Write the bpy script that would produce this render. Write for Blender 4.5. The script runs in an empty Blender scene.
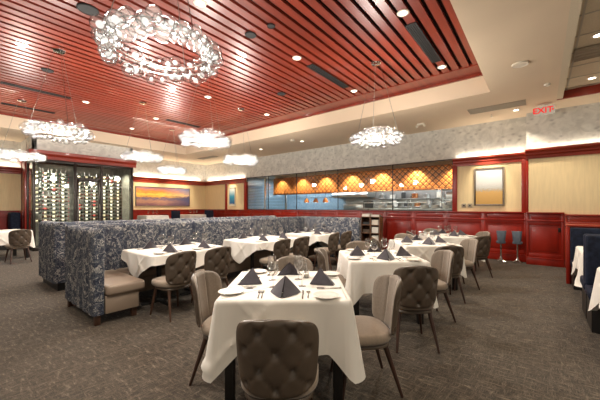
import bpy, bmesh, math, random
from math import sin, cos, pi, sqrt, radians, atan2, exp
from mathutils import Vector, Matrix
random.seed(7)
SC = bpy.context.scene
COL = SC.collection

# ------------------------------------------------------------------ camera frame (used to read places off the photo)
F, CX, HY, HC = 299.0, 300.0, 207.0, 1.4
AN = math.atan2(241.0, F); SA, CA = sin(AN), cos(AN)
def W(X, Z): return (SA * X + CA * Z, -CA * X + SA * Z)
def P(px, py, h):
    Z = F * (HC - h) / (py - HY); X = (px - CX) / F * Z
    return W(X, Z)
YAW = atan2(SA, CA) - pi / 2          # rotation that turns local +y into the viewing direction

# ------------------------------------------------------------------ materials
MAT = {}
def newmat(name):
    m = bpy.data.materials.new(name); m.use_nodes = True
    nt = m.node_tree; nt.nodes.clear()
    out = nt.nodes.new('ShaderNodeOutputMaterial')
    MAT[name] = m
    return m, nt, out
def N(nt, t, **kw):
    n = nt.nodes.new(t)
    for k, v in kw.items():
        if k in n.inputs: n.inputs[k].default_value = v
        else: setattr(n, k, v)
    return n
def c4(c): return (c[0], c[1], c[2], 1.0)
def ramp(nt, stops, interp='LINEAR'):
    r = nt.nodes.new('ShaderNodeValToRGB'); r.color_ramp.interpolation = interp
    e = r.color_ramp.elements
    while len(e) > 1: e.remove(e[-1])
    e[0].position = stops[0][0]; e[0].color = c4(stops[0][1])
    for p, c in stops[1:]:
        x = e.new(p); x.color = c4(c)
    return r
def pbr(name, col, rough=.5, metal=0., spec=.5, coat=0., noise=None, bump=None, sheen=0.):
    """noise=(scale, amount, detail, stretch) varies the colour; bump=(scale,strength,dist)"""
    m, nt, out = newmat(name)
    b = N(nt, 'ShaderNodeBsdfPrincipled'); b.inputs['Roughness'].default_value = rough
    b.inputs['Metallic'].default_value = metal; b.inputs['Specular IOR Level'].default_value = spec
    b.inputs['Coat Weight'].default_value = coat; b.inputs['Sheen Weight'].default_value = sheen
    b.inputs['Base Color'].default_value = c4(col)
    nt.links.new(b.outputs[0], out.inputs[0])
    if noise or bump:
        tc = N(nt, 'ShaderNodeTexCoord')
    if noise:
        mp = N(nt, 'ShaderNodeMapping'); mp.inputs['Scale'].default_value = noise[3] if len(noise) > 3 else (1, 1, 1)
        nt.links.new(tc.outputs['Object'], mp.inputs[0])
        n = N(nt, 'ShaderNodeTexNoise', Scale=noise[0], Detail=noise[2] if len(noise) > 2 else 4.)
        nt.links.new(mp.outputs[0], n.inputs['Vector'])
        a = noise[1]
        r = ramp(nt, [(.3, [x * (1 - a) for x in col]), (.7, [min(1, x * (1 + a)) for x in col])])
        nt.links.new(n.outputs['Fac'], r.inputs[0]); nt.links.new(r.outputs[0], b.inputs['Base Color'])
    if bump:
        n2 = N(nt, 'ShaderNodeTexNoise', Scale=bump[0], Detail=3.)
        nt.links.new(tc.outputs['Object'], n2.inputs['Vector'])
        bp = N(nt, 'ShaderNodeBump', Strength=bump[1], Distance=bump[2])
        nt.links.new(n2.outputs['Fac'], bp.inputs['Height']); nt.links.new(bp.outputs[0], b.inputs['Normal'])
    return m
def emit(name, col, s):
    m, nt, out = newmat(name)
    e = N(nt, 'ShaderNodeEmission', Strength=s); e.inputs['Color'].default_value = c4(col)
    nt.links.new(e.outputs[0], out.inputs[0]); return m

pbr('cherry', (.26, .011, .003), .36, coat=.08, noise=(3., .35, 6., (1, 1, .12)))
pbr('cherry_h', (.29, .026, .009), .36, coat=.08, noise=(3., .3, 6., (.6, .12, 1)))
pbr('ceil_wood', (.205, .027, .012), .36, coat=.2, noise=(6., .28, 6., (.12, 1.5, 1)))
pbr('slat_gap', (.012, .007, .006), .8)
pbr('cream_ceiling', (.72, .58, .42), .8, noise=(1.2, .03, 2.))
pbr('cream_wall', (.78, .62, .36), .75, noise=(30., .05, 3., (1, 1, .1)))
pbr('tile_cream', (.66, .57, .42), .85, noise=(90., .08, 3.))
pbr('tbar', (.45, .40, .32), .6)
pbr('leather', (.086, .062, .043), .38, spec=.45, noise=(7., .18, 3.), bump=(160., .15, .002))
pbr('taupe', (.20, .16, .122), .85, sheen=.3, noise=(60., .12, 4.), bump=(300., .25, .002))
pbr('seat_beige', (.27, .21, .155), .75, sheen=.2, noise=(50., .08, 4.), bump=(300., .2, .002))
pbr('walnut', (.045, .020, .012), .4, noise=(14., .4, 4., (1, 1, .1)))
pbr('leg_brown', (.062, .028, .015), .4, noise=(14., .4, 4., (1, 1, .1)))
pbr('black_wood', (.012, .010, .009), .45)
pbr('black', (.010, .010, .010), .5)
pbr('cloth', (.80, .76, .69), .85, sheen=.2, noise=(3., .03, 3.), bump=(350., .12, .001))
pbr('napkin', (.040, .033, .042), .85, sheen=.3, noise=(25., .25, 4.), bump=(300., .3, .001))
pbr('porcelain', (.80, .77, .71), .15, coat=.3)
pbr('steel', (.62, .61, .58), .22, metal=1.)
pbr('kitchen_steel', (.60, .62, .62), .3, metal=1., noise=(4., .1, 3.))
pbr('steel_wall', (.40, .40, .38), .35, metal=.6, noise=(2., .12, 3.))
pbr('chrome', (.75, .74, .72), .08, metal=1.)
pbr('bronze', (.020, .014, .011), .4, metal=.3)
pbr('navy', (.009, .013, .028), .75, spec=.2, noise=(18., .5, 4.))
pbr('bluegrey', (.10, .12, .15), .6, noise=(10., .15, 3.))
pbr('taupe_vinyl', (.245, .185, .135), .5, noise=(2.5, .06, 3.))
pbr('vent_grey', (.36, .30, .22), .7)
pbr('vent_dark', (.012, .012, .012), .7)
pbr('speaker_dark', (.018, .017, .017), .75)
pbr('white_plastic', (.75, .68, .56), .5)
pbr('paper', (.74, .70, .62), .8)
pbr('grey_frame', (.23, .19, .15), .5, metal=.3, noise=(20., .2, 3.))
pbr('bottle_green', (.010, .020, .012), .12, coat=.4)
pbr('bottle_amber', (.05, .018, .008), .12, coat=.4)
pbr('label_cream', (.78, .70, .50), .7)
pbr('label_white', (.80, .78, .72), .7)
pbr('label_red', (.45, .06, .05), .7)
pbr('capsule', (.25, .02, .03), .4)
pbr('wine_back', (.20, .20, .17), .6, noise=(5., .25, 3.))
pbr('copper_plain', (.80, .33, .13), .25, metal=1.)
pbr('pot_dark', (.03, .03, .03), .4)
pbr('led_frame', (.30, .28, .26), .3, metal=1.)
pbr('wood_shelf', (.13, .055, .022), .5, noise=(9., .4, 5., (1, 1, .2)))
emit('downlight_glow', (1., .88, .68), 4.)
emit('bulb', (1., .95, .88), .5)
emit('exit_red', (1., .02, .02), .45)
emit('sign_face', (1., .84, .62), .2)
emit('cove_led', (1., .84, .60), 5.)
emit('screen_glow', (.35, .6, 1.), 1.)

def mat_glass(name, rough, tint=(1, 1, 1), f0=.04, grow=.96, power=5.):
    m, nt, out = newmat(name)
    lw = N(nt, 'ShaderNodeLayerWeight', Blend=.5)
    pw = N(nt, 'ShaderNodeMath', operation='POWER'); pw.inputs[1].default_value = power
    ml = N(nt, 'ShaderNodeMath', operation='MULTIPLY_ADD'); ml.inputs[1].default_value = grow; ml.inputs[2].default_value = f0
    tr = N(nt, 'ShaderNodeBsdfTransparent'); tr.inputs[0].default_value = c4(tint)
    gl = N(nt, 'ShaderNodeBsdfGlossy', Roughness=rough)
    mx = N(nt, 'ShaderNodeMixShader')
    nt.links.new(lw.outputs['Facing'], pw.inputs[0]); nt.links.new(pw.outputs[0], ml.inputs[0]); nt.links.new(ml.outputs[0], mx.inputs[0])
    nt.links.new(tr.outputs[0], mx.inputs[1]); nt.links.new(gl.outputs[0], mx.inputs[2])
    nt.links.new(mx.outputs[0], out.inputs[0])
    return m
mat_glass('pane', 0.0, (.95, .97, .96), .04, .7)
mat_glass('wine_glass', 0.03, (.95, .95, .945), .07, .9, 2.4)
def mat_bubble():
    m, nt, out = newmat('bubble')
    lw = N(nt, 'ShaderNodeLayerWeight', Blend=.35)
    tr = N(nt, 'ShaderNodeBsdfTransparent'); tr.inputs[0].default_value = (.95, .95, .95, 1)
    gl = N(nt, 'ShaderNodeBsdfGlossy', Roughness=.04)
    tl = N(nt, 'ShaderNodeBsdfTranslucent'); tl.inputs[0].default_value = (.9, .88, .84, 1)
    m1 = N(nt, 'ShaderNodeMixShader'); m1.inputs[0].default_value = .018
    rt = ramp(nt, [(.0, (.97,) * 3), (.4, (.90,) * 3), (.72, (.28,) * 3)]); nt.links.new(lw.outputs['Facing'], rt.inputs[0]); nt.links.new(rt.outputs[0], tr.inputs[0])
    m2 = N(nt, 'ShaderNodeMixShader')
    rp = ramp(nt, [(.25, (.05,) * 3), (.6, (.12,) * 3), (.95, (.4,) * 3)])
    nt.links.new(lw.outputs['Facing'], rp.inputs[0]); nt.links.new(rp.outputs[0], m2.inputs[0])
    nt.links.new(tr.outputs[0], m1.inputs[1]); nt.links.new(tl.outputs[0], m1.inputs[2])
    nt.links.new(m1.outputs[0], m2.inputs[1]); nt.links.new(gl.outputs[0], m2.inputs[2])
    nt.links.new(m2.outputs[0], out.inputs[0])
mat_bubble()

def mat_carpet():
    m, nt, out = newmat('carpet')
    b = N(nt, 'ShaderNodeBsdfPrincipled', Roughness=.95); b.inputs['Specular IOR Level'].default_value = .1
    b.inputs['Sheen Weight'].default_value = .15
    tc = N(nt, 'ShaderNodeTexCoord')
    mp = N(nt, 'ShaderNodeMapping'); mp.inputs['Rotation'].default_value = (0, 0, .15); mp.inputs['Scale'].default_value = (5, 32, 1)
    nt.links.new(tc.outputs['Object'], mp.inputs[0])
    n1 = N(nt, 'ShaderNodeTexNoise', Scale=1.6, Detail=6., Roughness=.75, Distortion=1.5)
    nt.links.new(mp.outputs[0], n1.inputs['Vector'])
    mp2 = N(nt, 'ShaderNodeMapping'); mp2.inputs['Scale'].default_value = (26, 6, 1); mp2.inputs['Rotation'].default_value = (0, 0, .9)
    nt.links.new(tc.outputs['Object'], mp2.inputs[0])
    n2 = N(nt, 'ShaderNodeTexNoise', Scale=1.4, Detail=4., Roughness=.7)
    nt.links.new(mp2.outputs[0], n2.inputs['Vector'])
    n3 = N(nt, 'ShaderNodeTexNoise', Scale=140., Detail=2.)
    nt.links.new(tc.outputs['Object'], n3.inputs['Vector'])
    mx = N(nt, 'ShaderNodeMath', operation='MAXIMUM'); nt.links.new(n1.outputs['Fac'], mx.inputs[0]); nt.links.new(n2.outputs['Fac'], mx.inputs[1])
    ad = N(nt, 'ShaderNodeMath', operation='MULTIPLY_ADD'); nt.links.new(n3.outputs['Fac'], ad.inputs[0]); ad.inputs[1].default_value = .22; nt.links.new(mx.outputs[0], ad.inputs[2])
    r = ramp(nt, [(.55, (.030, .023, .016)), (.68, (.074, .057, .041)), (.82, (.20, .160, .115))])
    nt.links.new(ad.outputs[0], r.inputs[0]); nt.links.new(r.outputs[0], b.inputs['Base Color'])
    bp = N(nt, 'ShaderNodeBump', Strength=.5, Distance=.006)
    nt.links.new(ad.outputs[0], bp.inputs['Height']); nt.links.new(bp.outputs[0], b.inputs['Normal'])
    nt.links.new(b.outputs[0], out.inputs[0])
mat_carpet()
def mat_swirl():
    m, nt, out = newmat('swirl_fabric')
    b = N(nt, 'ShaderNodeBsdfPrincipled', Roughness=.85)
    tc = N(nt, 'ShaderNodeTexCoord')
    n0 = N(nt, 'ShaderNodeTexNoise', Scale=9., Detail=2.)
    nt.links.new(tc.outputs['Object'], n0.inputs['Vector'])
    mv = N(nt, 'ShaderNodeVectorMath', operation='MULTIPLY_ADD')
    nt.links.new(n0.outputs['Color'], mv.inputs[0]); mv.inputs[1].default_value = (.22, .22, .22); nt.links.new(tc.outputs['Object'], mv.inputs[2])
    n1 = N(nt, 'ShaderNodeTexNoise', Scale=7.5, Detail=3.5, Roughness=.6, Distortion=2.4)
    nt.links.new(mv.outputs[0], n1.inputs['Vector'])
    r = ramp(nt, [(.0, (.010, .015, .032)), (.42, (.014, .020, .040)), (.45, (.13, .14, .155)), (.48, (.016, .022, .042)), (.54, (.02, .026, .045)), (.565, (.58, .55, .49)), (.59, (.08, .085, .10)), (.63, (.016, .022, .040)), (.67, (.42, .40, .36)), (.72, (.06, .065, .075))], 'LINEAR')
    nt.links.new(n1.outputs['Fac'], r.inputs[0]); nt.links.new(r.outputs[0], b.inputs['Base Color'])
    nt.links.new(b.outputs[0], out.inputs[0])
mat_swirl()
def mat_wallpaper():
    m, nt, out = newmat('wallpaper')
    b = N(nt, 'ShaderNodeBsdfPrincipled', Roughness=.7)
    tc = N(nt, 'ShaderNodeTexCoord')
    n0 = N(nt, 'ShaderNodeTexNoise', Scale=5., Detail=5., Distortion=1.2); nt.links.new(tc.outputs['Object'], n0.inputs['Vector'])
    v = N(nt, 'ShaderNodeTexVoronoi', Scale=5.5); v.feature = 'F1'
    mp = N(nt, 'ShaderNodeMapping'); mp.inputs['Scale'].default_value = (1, 1, 1.5); mp.inputs['Rotation'].default_value = (.5, 0, 0)
    nt.links.new(tc.outputs['Object'], mp.inputs[0]); nt.links.new(mp.outputs[0], v.inputs['Vector'])
    r = ramp(nt, [(.08, (.50, .485, .45)), (.22, (.65, .63, .58)), (.32, (.72, .70, .64))])
    nt.links.new(v.outputs['Distance'], r.inputs[0])
    r2 = ramp(nt, [(.35, (.62, .62, .62)), (.65, (1, 1, 1))])
    nt.links.new(n0.outputs['Fac'], r2.inputs[0])
    mx = N(nt, 'ShaderNodeMix', data_type='RGBA', blend_type='MULTIPLY'); mx.inputs[0].default_value = .6
    nt.links.new(r.outputs[0], mx.inputs[6]); nt.links.new(r2.outputs[0], mx.inputs[7])
    nt.links.new(mx.outputs[2], b.inputs['Base Color'])
    nt.links.new(b.outputs[0], out.inputs[0])
mat_wallpaper()
def mat_copper():
    m, nt, out = newmat('copper_tile')
    b = N(nt, 'ShaderNodeBsdfPrincipled', Roughness=.40, Metallic=.5)
    tc = N(nt, 'ShaderNodeTexCoord'); sp = N(nt, 'ShaderNodeSeparateXYZ'); nt.links.new(tc.outputs['Object'], sp.inputs[0])
    def lat(sign):
        a = N(nt, 'ShaderNodeMath', operation='MULTIPLY_ADD'); a.inputs[1].default_value = sign
        nt.links.new(sp.outputs['Z'], a.inputs[0]); nt.links.new(sp.outputs['Y'], a.inputs[2])
        d = N(nt, 'ShaderNodeMath', operation='DIVIDE'); d.inputs[1].default_value = .21; nt.links.new(a.outputs[0], d.inputs[0])
        f = N(nt, 'ShaderNodeMath', operation='FRACT'); nt.links.new(d.outputs[0], f.inputs[0])
        g = N(nt, 'ShaderNodeMath', operation='SUBTRACT'); nt.links.new(f.outputs[0], g.inputs[0]); g.inputs[1].default_value = .5
        h = N(nt, 'ShaderNodeMath', operation='ABSOLUTE'); nt.links.new(g.outputs[0], h.inputs[0]); return h
    a, c = lat(1.), lat(-1.)
    mx = N(nt, 'ShaderNodeMath', operation='MAXIMUM'); nt.links.new(a.outputs[0], mx.inputs[0]); nt.links.new(c.outputs[0], mx.inputs[1])
    r = ramp(nt, [(.22, (.62, .19, .04)), (.35, (.95, .46, .16)), (.385, (.13, .035, .01))])
    nt.links.new(mx.outputs[0], r.inputs[0]); nt.links.new(r.outputs[0], b.inputs['Base Color'])
    bp = N(nt, 'ShaderNodeBump', Strength=.8, Distance=.03); bp.invert = True
    nt.links.new(mx.outputs[0], bp.inputs['Height']); nt.links.new(bp.outputs[0], b.inputs['Normal'])
    nt.links.new(b.outputs[0], out.inputs[0])
mat_copper()
def mat_bluetile():
    m, nt, out = newmat('blue_tile')
    b = N(nt, 'ShaderNodeBsdfPrincipled', Roughness=.25)
    tc = N(nt, 'ShaderNodeTexCoord'); mp = N(nt, 'ShaderNodeMapping'); mp.inputs['Rotation'].default_value = (0, pi / 2, pi / 2)
    nt.links.new(tc.outputs['Object'], mp.inputs[0])
    br = N(nt, 'ShaderNodeTexBrick', Scale=6.); br.inputs['Color1'].default_value = (.38, .50, .58, 1); br.inputs['Color2'].default_value = (.30, .42, .52, 1); br.inputs['Mortar'].default_value = (.2, .24, .27, 1)
    nt.links.new(mp.outputs[0], br.inputs['Vector']); nt.links.new(br.outputs['Color'], b.inputs['Base Color'])
    nt.links.new(b.outputs[0], out.inputs[0])
mat_bluetile()
def mat_art(name, axis, stops, scale=(1, 1, 1), nscale=4., amt=.25, second=None):
    """painted canvas: bands along the height, broken up by noise; object coords centred on the canvas, half size 1"""
    m, nt, out = newmat(name)
    b = N(nt, 'ShaderNodeBsdfPrincipled', Roughness=.6)
    tc = N(nt, 'ShaderNodeTexCoord'); sp = N(nt, 'ShaderNodeSeparateXYZ'); nt.links.new(tc.outputs['Generated'], sp.inputs[0])
    mp = N(nt, 'ShaderNodeMapping'); mp.inputs['Scale'].default_value = scale; nt.links.new(tc.outputs['Generated'], mp.inputs[0])
    n = N(nt, 'ShaderNodeTexNoise', Scale=nscale, Detail=6., Roughness=.65, Distortion=.8); nt.links.new(mp.outputs[0], n.inputs['Vector'])
    s = N(nt, 'ShaderNodeMath', operation='SUBTRACT'); nt.links.new(n.outputs['Fac'], s.inputs[0]); s.inputs[1].default_value = .5
    a = N(nt, 'ShaderNodeMath', operation='MULTIPLY_ADD'); nt.links.new(s.outputs[0], a.inputs[0]); a.inputs[1].default_value = amt
    nt.links.new(sp.outputs['Z'], a.inputs[2])
    r = ramp(nt, stops); nt.links.new(a.outputs[0], r.inputs[0])
    last = r.outputs[0]
    if second:
        ax, x0, x1, stops2 = second
        r2 = ramp(nt, stops2); nt.links.new(a.outputs[0], r2.inputs[0])
        mr = N(nt, 'ShaderNodeMapRange'); mr.inputs['From Min'].default_value = x0; mr.inputs['From Max'].default_value = x1
        nt.links.new(sp.outputs[ax], mr.inputs['Value'])
        mx = N(nt, 'ShaderNodeMix', data_type='RGBA'); nt.links.new(mr.outputs[0], mx.inputs[0])
        nt.links.new(last, mx.inputs[6]); nt.links.new(r2.outputs[0], mx.inputs[7]); last = mx.outputs[2]
    nt.links.new(last, b.inputs['Base Color']); nt.links.new(b.outputs[0], out.inputs[0])
mat_art('sunset_art', 'Z', [(.05, (.22, .10, .12)), (.25, (.50, .26, .16)), (.40, (.10, .09, .20)), (.47, (.62, .30, .06)), (.60, (.95, .58, .10)), (.76, (.75, .24, .04)), (.95, (.30, .16, .20))], (3, 1, 6), 3., .55,
        ('X', .45, .95, [(.05, (.12, .08, .14)), (.3, (.08, .09, .20)), (.50, (.10, .08, .16)), (.56, (.75, .50, .26)), (.72, (.40, .28, .28)), (.95, (.18, .20, .36))]))
mat_art('field_art', 'Z', [(.0, (.52, .30, .08)), (.36, (.62, .38, .13)), (.40, (.45, .38, .28)), (.46, (.50, .51, .50)), (.6, (.62, .63, .64)), (1., (.70, .72, .74))], (2, 3, 9), 5., .34)
mat_art('blue_art', 'Z', [(.0, (.75, .68, .5)), (.12, (.03, .12, .28)), (.5, (.04, .30, .45)), (.75, (.40, .55, .6)), (1., (.75, .75, .7))], (2, 3, 4), 4., .2)

# ------------------------------------------------------------------ mesh helpers
class MB:
    def __init__(s): s.v = []; s.f = []; s.m = []; s.cur = 0
    def mi(s, i): s.cur = i; return s
    def _f(s, idx): s.f.append(tuple(idx)); s.m.append(s.cur)
    def box(s, x0, x1, y0, y1, z0, z1):
        b = len(s.v)
        s.v += [(x0, y0, z0), (x1, y0, z0), (x1, y1, z0), (x0, y1, z0), (x0, y0, z1), (x1, y0, z1), (x1, y1, z1), (x0, y1, z1)]
        for q in ((0, 3, 2, 1), (4, 5, 6, 7), (0, 1, 5, 4), (1, 2, 6, 5), (2, 3, 7, 6), (3, 0, 4, 7)): s._f([b + i for i in q])
        return s
    def tube(s, p0, p1, r0, r1=None, n=10, sq=False):
        r1 = r0 if r1 is None else r1
        p0, p1 = Vector(p0), Vector(p1); d = (p1 - p0).normalized()
        a = d.orthogonal().normalized() if abs(d.z) < .99 else Vector((1, 0, 0)); a = (a - d * a.dot(d)).normalized(); c = d.cross(a)
        b = len(s.v)
        for p, r in ((p0, r0), (p1, r1)):
            for i in range(n):
                t = 2 * pi * (i + (.5 if sq else 0)) / n
                s.v.append(tuple(p + (a * cos(t) + c * sin(t)) * r))
        for i in range(n):
            j = (i + 1) % n; s._f((b + i, b + j, b + n + j, b + n + i))
        s._f([b + i for i in reversed(range(n))]); s._f([b + n + i for i in range(n)])
        return s
    def path(s, pts, r, n=8):
        for i in range(len(pts) - 1): s.tube(pts[i], pts[i + 1], r, r, n)
        return s
    def lathe(s, prof, n=24, c=(0, 0, 0), cap0=False, cap1=False):
        b = len(s.v); k = len(prof)
        for r, z in prof:
            for i in range(n):
                t = 2 * pi * i / n; s.v.append((c[0] + r * cos(t), c[1] + r * sin(t), c[2] + z))
        for j in range(k - 1):
            for i in range(n):
                i2 = (i + 1) % n; s._f((b + j * n + i, b + j * n + i2, b + (j + 1) * n + i2, b + (j + 1) * n + i))
        if cap0: s._f([b + i for i in reversed(range(n))])
        if cap1: s._f([b + (k - 1) * n + i for i in range(n)])
        return s
    def grid(s, fn, nu, nv, wrap_u=False):
        b = len(s.v)
        for j in range(nv):
            for i in range(nu): s.v.append(tuple(fn(i, j)))
        for j in range(nv - 1):
            for i in range(nu if wrap_u else nu - 1):
                i2 = (i + 1) % nu; s._f((b + j * nu + i, b + j * nu + i2, b + (j + 1) * nu + i2, b + (j + 1) * nu + i))
        return b
    def prism(s, poly, z0, z1):
        b = len(s.v); n = len(poly)
        s.v += [(x, y, z0) for x, y in poly] + [(x, y, z1) for x, y in poly]
        for i in range(n):
            j = (i + 1) % n; s._f((b + i, b + j, b + n + j, b + n + i))
        s._f([b + i for i in reversed(range(n))]); s._f([b + n + i for i in range(n)]); return s
    def extr(s, prof, axis, a0, a1):
        """closed profile [(p,q)] swept straight along 'x' or 'y' (q is height)"""
        b = len(s.v); n = len(prof)
        for a in (a0, a1):
            for p, q in prof: s.v.append((a, p, q) if axis == 'x' else (p, a, q))
        for i in range(n):
            j = (i + 1) % n; s._f((b + i, b + j, b + n + j, b + n + i))
        s._f([b + i for i in reversed(range(n))]); s._f([b + n + i for i in range(n)]); return s
    def sphere(s, c, r, nu=14, nv=9):
        prof = [(max(1e-4, r * sin(pi * j / (nv - 1))), -r * cos(pi * j / (nv - 1))) for j in range(nv)]
        return s.lathe(prof, nu, c)
    def mesh(s, name, mats, bevel=0., smooth=40, seg=2, rot=None):
        bm = bmesh.new()
        vs = [bm.verts.new(v) for v in s.v]
        for f, m in zip(s.f, s.m):
            try:
                q = bm.faces.new([vs[i] for i in f]); q.material_index = m
            except ValueError: pass
        bmesh.ops.remove_doubles(bm, verts=bm.verts, dist=1e-5)
        bmesh.ops.recalc_face_normals(bm, faces=bm.faces)
        if bevel > 0:
            ed = [e for e in bm.edges if len(e.link_faces) == 2 and e.calc_face_angle(0) > radians(35)]
            bmesh.ops.bevel(bm, geom=ed, offset=bevel, segments=seg, profile=.5, affect='EDGES', clamp_overlap=True)
        me = bpy.data.meshes.new(name); bm.to_mesh(me); bm.free()
        for m in (mats if isinstance(mats, (list, tuple)) else [mats]): me.materials.append(MAT[m])
        if smooth:
            for p in me.polygons: p.use_smooth = True
            me.set_sharp_from_angle(angle=radians(smooth))
        return me

def link(name, data, parent=None, loc=(0, 0, 0), rotz=0., scale=None):
    o = bpy.data.objects.new(name, data); COL.objects.link(o)
    o.location = loc; o.rotation_euler = (0, 0, rotz)
    if scale: o.scale = (scale,) * 3 if not isinstance(scale, tuple) else scale
    if parent: o.parent = parent
    return o
def tag(o, label, cat, group=None, kind=None):
    o['label'] = label; o['category'] = cat
    if group: o['group'] = group
    if kind: o['kind'] = kind
    return o
def thing(name, label, cat, loc=(0, 0, 0), rotz=0., group=None):
    return tag(link(name, None, None, loc, rotz), label, cat, group)
def struct(name, mb, mats, label=None, bevel=0., smooth=40, parent=None):
    o = link(name, mb.mesh(name, mats, bevel, smooth), parent); o['kind'] = 'structure'
    if label: o['label'] = label
    return o
def single(name, me, label, cat, loc=(0, 0, 0), rotz=0., group=None, scale=None):
    return tag(link(name, me, None, loc, rotz, scale), label, cat, group)
# a prototype is a list of (part name, mesh, [sub-parts the same way])
def place(proto, name, label, cat, loc, rotz=0., group=None):
    t = thing(name, label, cat, loc, rotz, group)
    for pn, me, subs in proto:
        p = link(pn, me, t)
        for sn, sm in subs: link(sn, sm, p)
    return t

# ------------------------------------------------------------------ the room
XW, XR, YF = 9.55, 9.25, 14.4       # kitchen wall (left part / stepped-forward right part), far wall
YS = .28                            # where the kitchen wall steps
CH, WH, TH = 3.70, 4.12, 3.86       # cream ceiling, wood ceiling, tile ceiling
TX, TY0, TY1 = 7.04, .79, 12.1      # the recessed wood tray
struct('floor', MB().box(-5, 14, -5, 15, -.1, 0), 'carpet', 'brown and grey flecked carpet floor', smooth=0)
b = MB()
b.box(-5, 14, -.26, TY0, CH, 4.5); b.box(TX, 14, TY0, 15, CH, 4.5); b.box(-5, TX, TY1, 15, CH, 4.5)
b.box(8.46, 14, -5, -.26, CH, 4.5); b.box(-5, 8.46, -5, -.26, 4.0, 4.5); b.box(-5, TX, TY0, TY1, 4.3, 4.5)
struct('ceiling', b, 'cream_ceiling', 'cream painted lower ceiling around the wood tray', smooth=0)
# wood slat ceiling
b = MB()
b.mi(1).box(-5, TX, TY0, TY1, 4.22, 4.26)
b.mi(0)
pitch = .1765; y = TY0 + .11
while y + .135 < TY1 - .45:
    b.box(-5, 6.56, y, y + .120, WH, WH + .04); y += pitch
b.box(6.56, TX, TY0, TY1, WH - .012, WH + .06); b.box(-5, 6.56, TY1 - .45, TY1, WH - .012, WH + .06); b.box(-5, 6.56, TY0, TY0 + .08, WH - .012, WH + .06)
b.box(TX - .05, TX, TY0, TY1, WH - .06, WH); b.box(-5, TX, TY1 - .05, TY1, WH - .06, WH)
struct('ceiling', b, ['ceil_wood', 'slat_gap'], 'glossy red wood slat ceiling with dark gaps', smooth=0)
# acoustic tile ceiling with its red end board
b = MB(); b.mi(0).box(-5, 8.46, -5, -.36, TH, TH + .05)
b.mi(1)
x = 8.3
while x > 0:
    b.box(x - .012, x + .012, -5, -.36, TH - .006, TH + .01); x -= .61
for yy in (-.42, -1.03, -1.64, -2.25): b.box(-5, 8.46, yy - .012, yy + .012, TH - .006, TH + .01)
struct('ceiling', b, ['tile_cream', 'tbar'], 'cream acoustic tile ceiling in a metal grid', smooth=0)
struct('trim_1', MB().box(-5, 8.46, -.36, -.26, CH, TH + .05), 'tile_cream', 'pale edge strip along the tile ceiling')
struct('trim_2', MB().box(8.42, 8.475, -4, -.262, CH - .005, TH), 'cherry_h', 'red wood board at the end of the tile ceiling')

# kitchen wall: dado, cream panels, crown, wallpaper
GY0, GY1, GZ0, GZ1 = 1.98, 11.0, 1.29, 2.82
b = MB()
b.box(XW, XW + .15, GY1 + .1, YF, 1.28, 2.8); b.box(XW, XW + .15, YS, GY0 - .1, 1.28, 2.8); b.box(XR, XW + .15, -5, YS, 0, 2.8)
b.box(XW, XW + .15, YS, YF, 0, 1.26)
struct('wall_right', b, 'cream_wall', 'cream wall beside the kitchen windows', smooth=0)
b = MB(); b.box(XW - .02, XW + .15, YS, YF, 2.80, CH); b.box(XR - .02, XW + .15, -5, YS, 2.78, CH)
struct('wall_right', b, 'wallpaper', 'pale grey leaf-patterned wallpaper above the kitchen windows', smooth=0)
b = MB()
def dado(b, xf, y0, y1, cap=1.276):
    b.box(xf - .03, xf, y0, y1, 0, cap - .02)
    b.box(xf - .095, xf - .002, y0 + .001, y1 - .001, cap - .035, cap)                       # cap
    b.box(xf - .082, xf - .003, y0 + .002, y1 - .002, cap - .225, cap - .188)               # rail
    b.box(xf - .068, xf - .004, y0 + .003, y1 - .003, .002, .16); b.box(xf - .078, xf - .005, y0 + .0035, y1 - .0035, .158, .185)
    n = max(1, round((y1 - y0) / .95)); s = (y1 - y0) / n
    for i in range(n + 1):
        yy = y0 + i * s; b.box(xf - .056, xf - .006, max(y0 + .004, yy - .05), min(y1 - .004, yy + .05), .181, cap - .01)
    b.box(xf - .052, xf - .007, y0 + .005, y1 - .005, .179, .28); b.box(xf - .050, xf - .008, y0 + .006, y1 - .006, cap - .31, cap - .195)
    for i in range(n):
        b.box(xf - .046, xf - .009, y0 + i * s + .09, y0 + (i + 1) * s - .09, cap - .165, cap - .06)
        b.box(xf - .043, xf - .010, y0 + i * s + .11, y0 + (i + 1) * s - .11, .34, cap - .37)
dado(b, XW, YS, YF)
dado(b, XR, -.42, YS)
b.box(XR + .002, XW - .1, YS - .025, YS + .006, .001, 1.274)
struct('trim_3', b, 'cherry', 'red cherry wood wainscot under the kitchen windows', bevel=.0035)
b = MB(); dado(b, XR, -5, -.42, 1.235)
struct('trim_5', b, 'cherry_h', 'orange red wood wainscot behind the booths', bevel=.0035)
# crown with the light cove on top
CR = [(0, 2.56), (-.03, 2.56), (-.03, 2.63), (-.06, 2.66), (-.06, 2.70), (-.11, 2.745), (-.13, 2.745), (-.13, 2.78), (0, 2.78)]
b = MB()
b.extr([(XW + p, q) for p, q in CR], 'y', YS + .02, GY0); b.extr([(XR + p, q + .015) for p, q in CR], 'y', -5, YS + .02)
b.extr([(XW + p, q) for p, q in CR], 'y', GY1, YF)
b.extr([(YF + p, q) for p, q in CR], 'x', 5.0, XW); b.extr([(YF + p, q) for p, q in CR], 'x', -5, 2.1)
struct('trim_6', b, 'cherry_h', 'red wood crown moulding with a light cove', smooth=0)
b = MB()
for y0, y1 in ((YS, YS + .11), (GY0 - .1, GY0 + .02), (GY1 - .02, GY1 + .13), (12.45, 12.6)): b.box(XW - .05, XW + .1, y0, y1, 1.27, 2.6)
b.box(XR - .012, XR, YS - .04, YS, 1.27, 2.6)
struct('trim_7', b, 'cherry', 'red wood upright strips beside the kitchen windows', bevel=.004)
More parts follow.
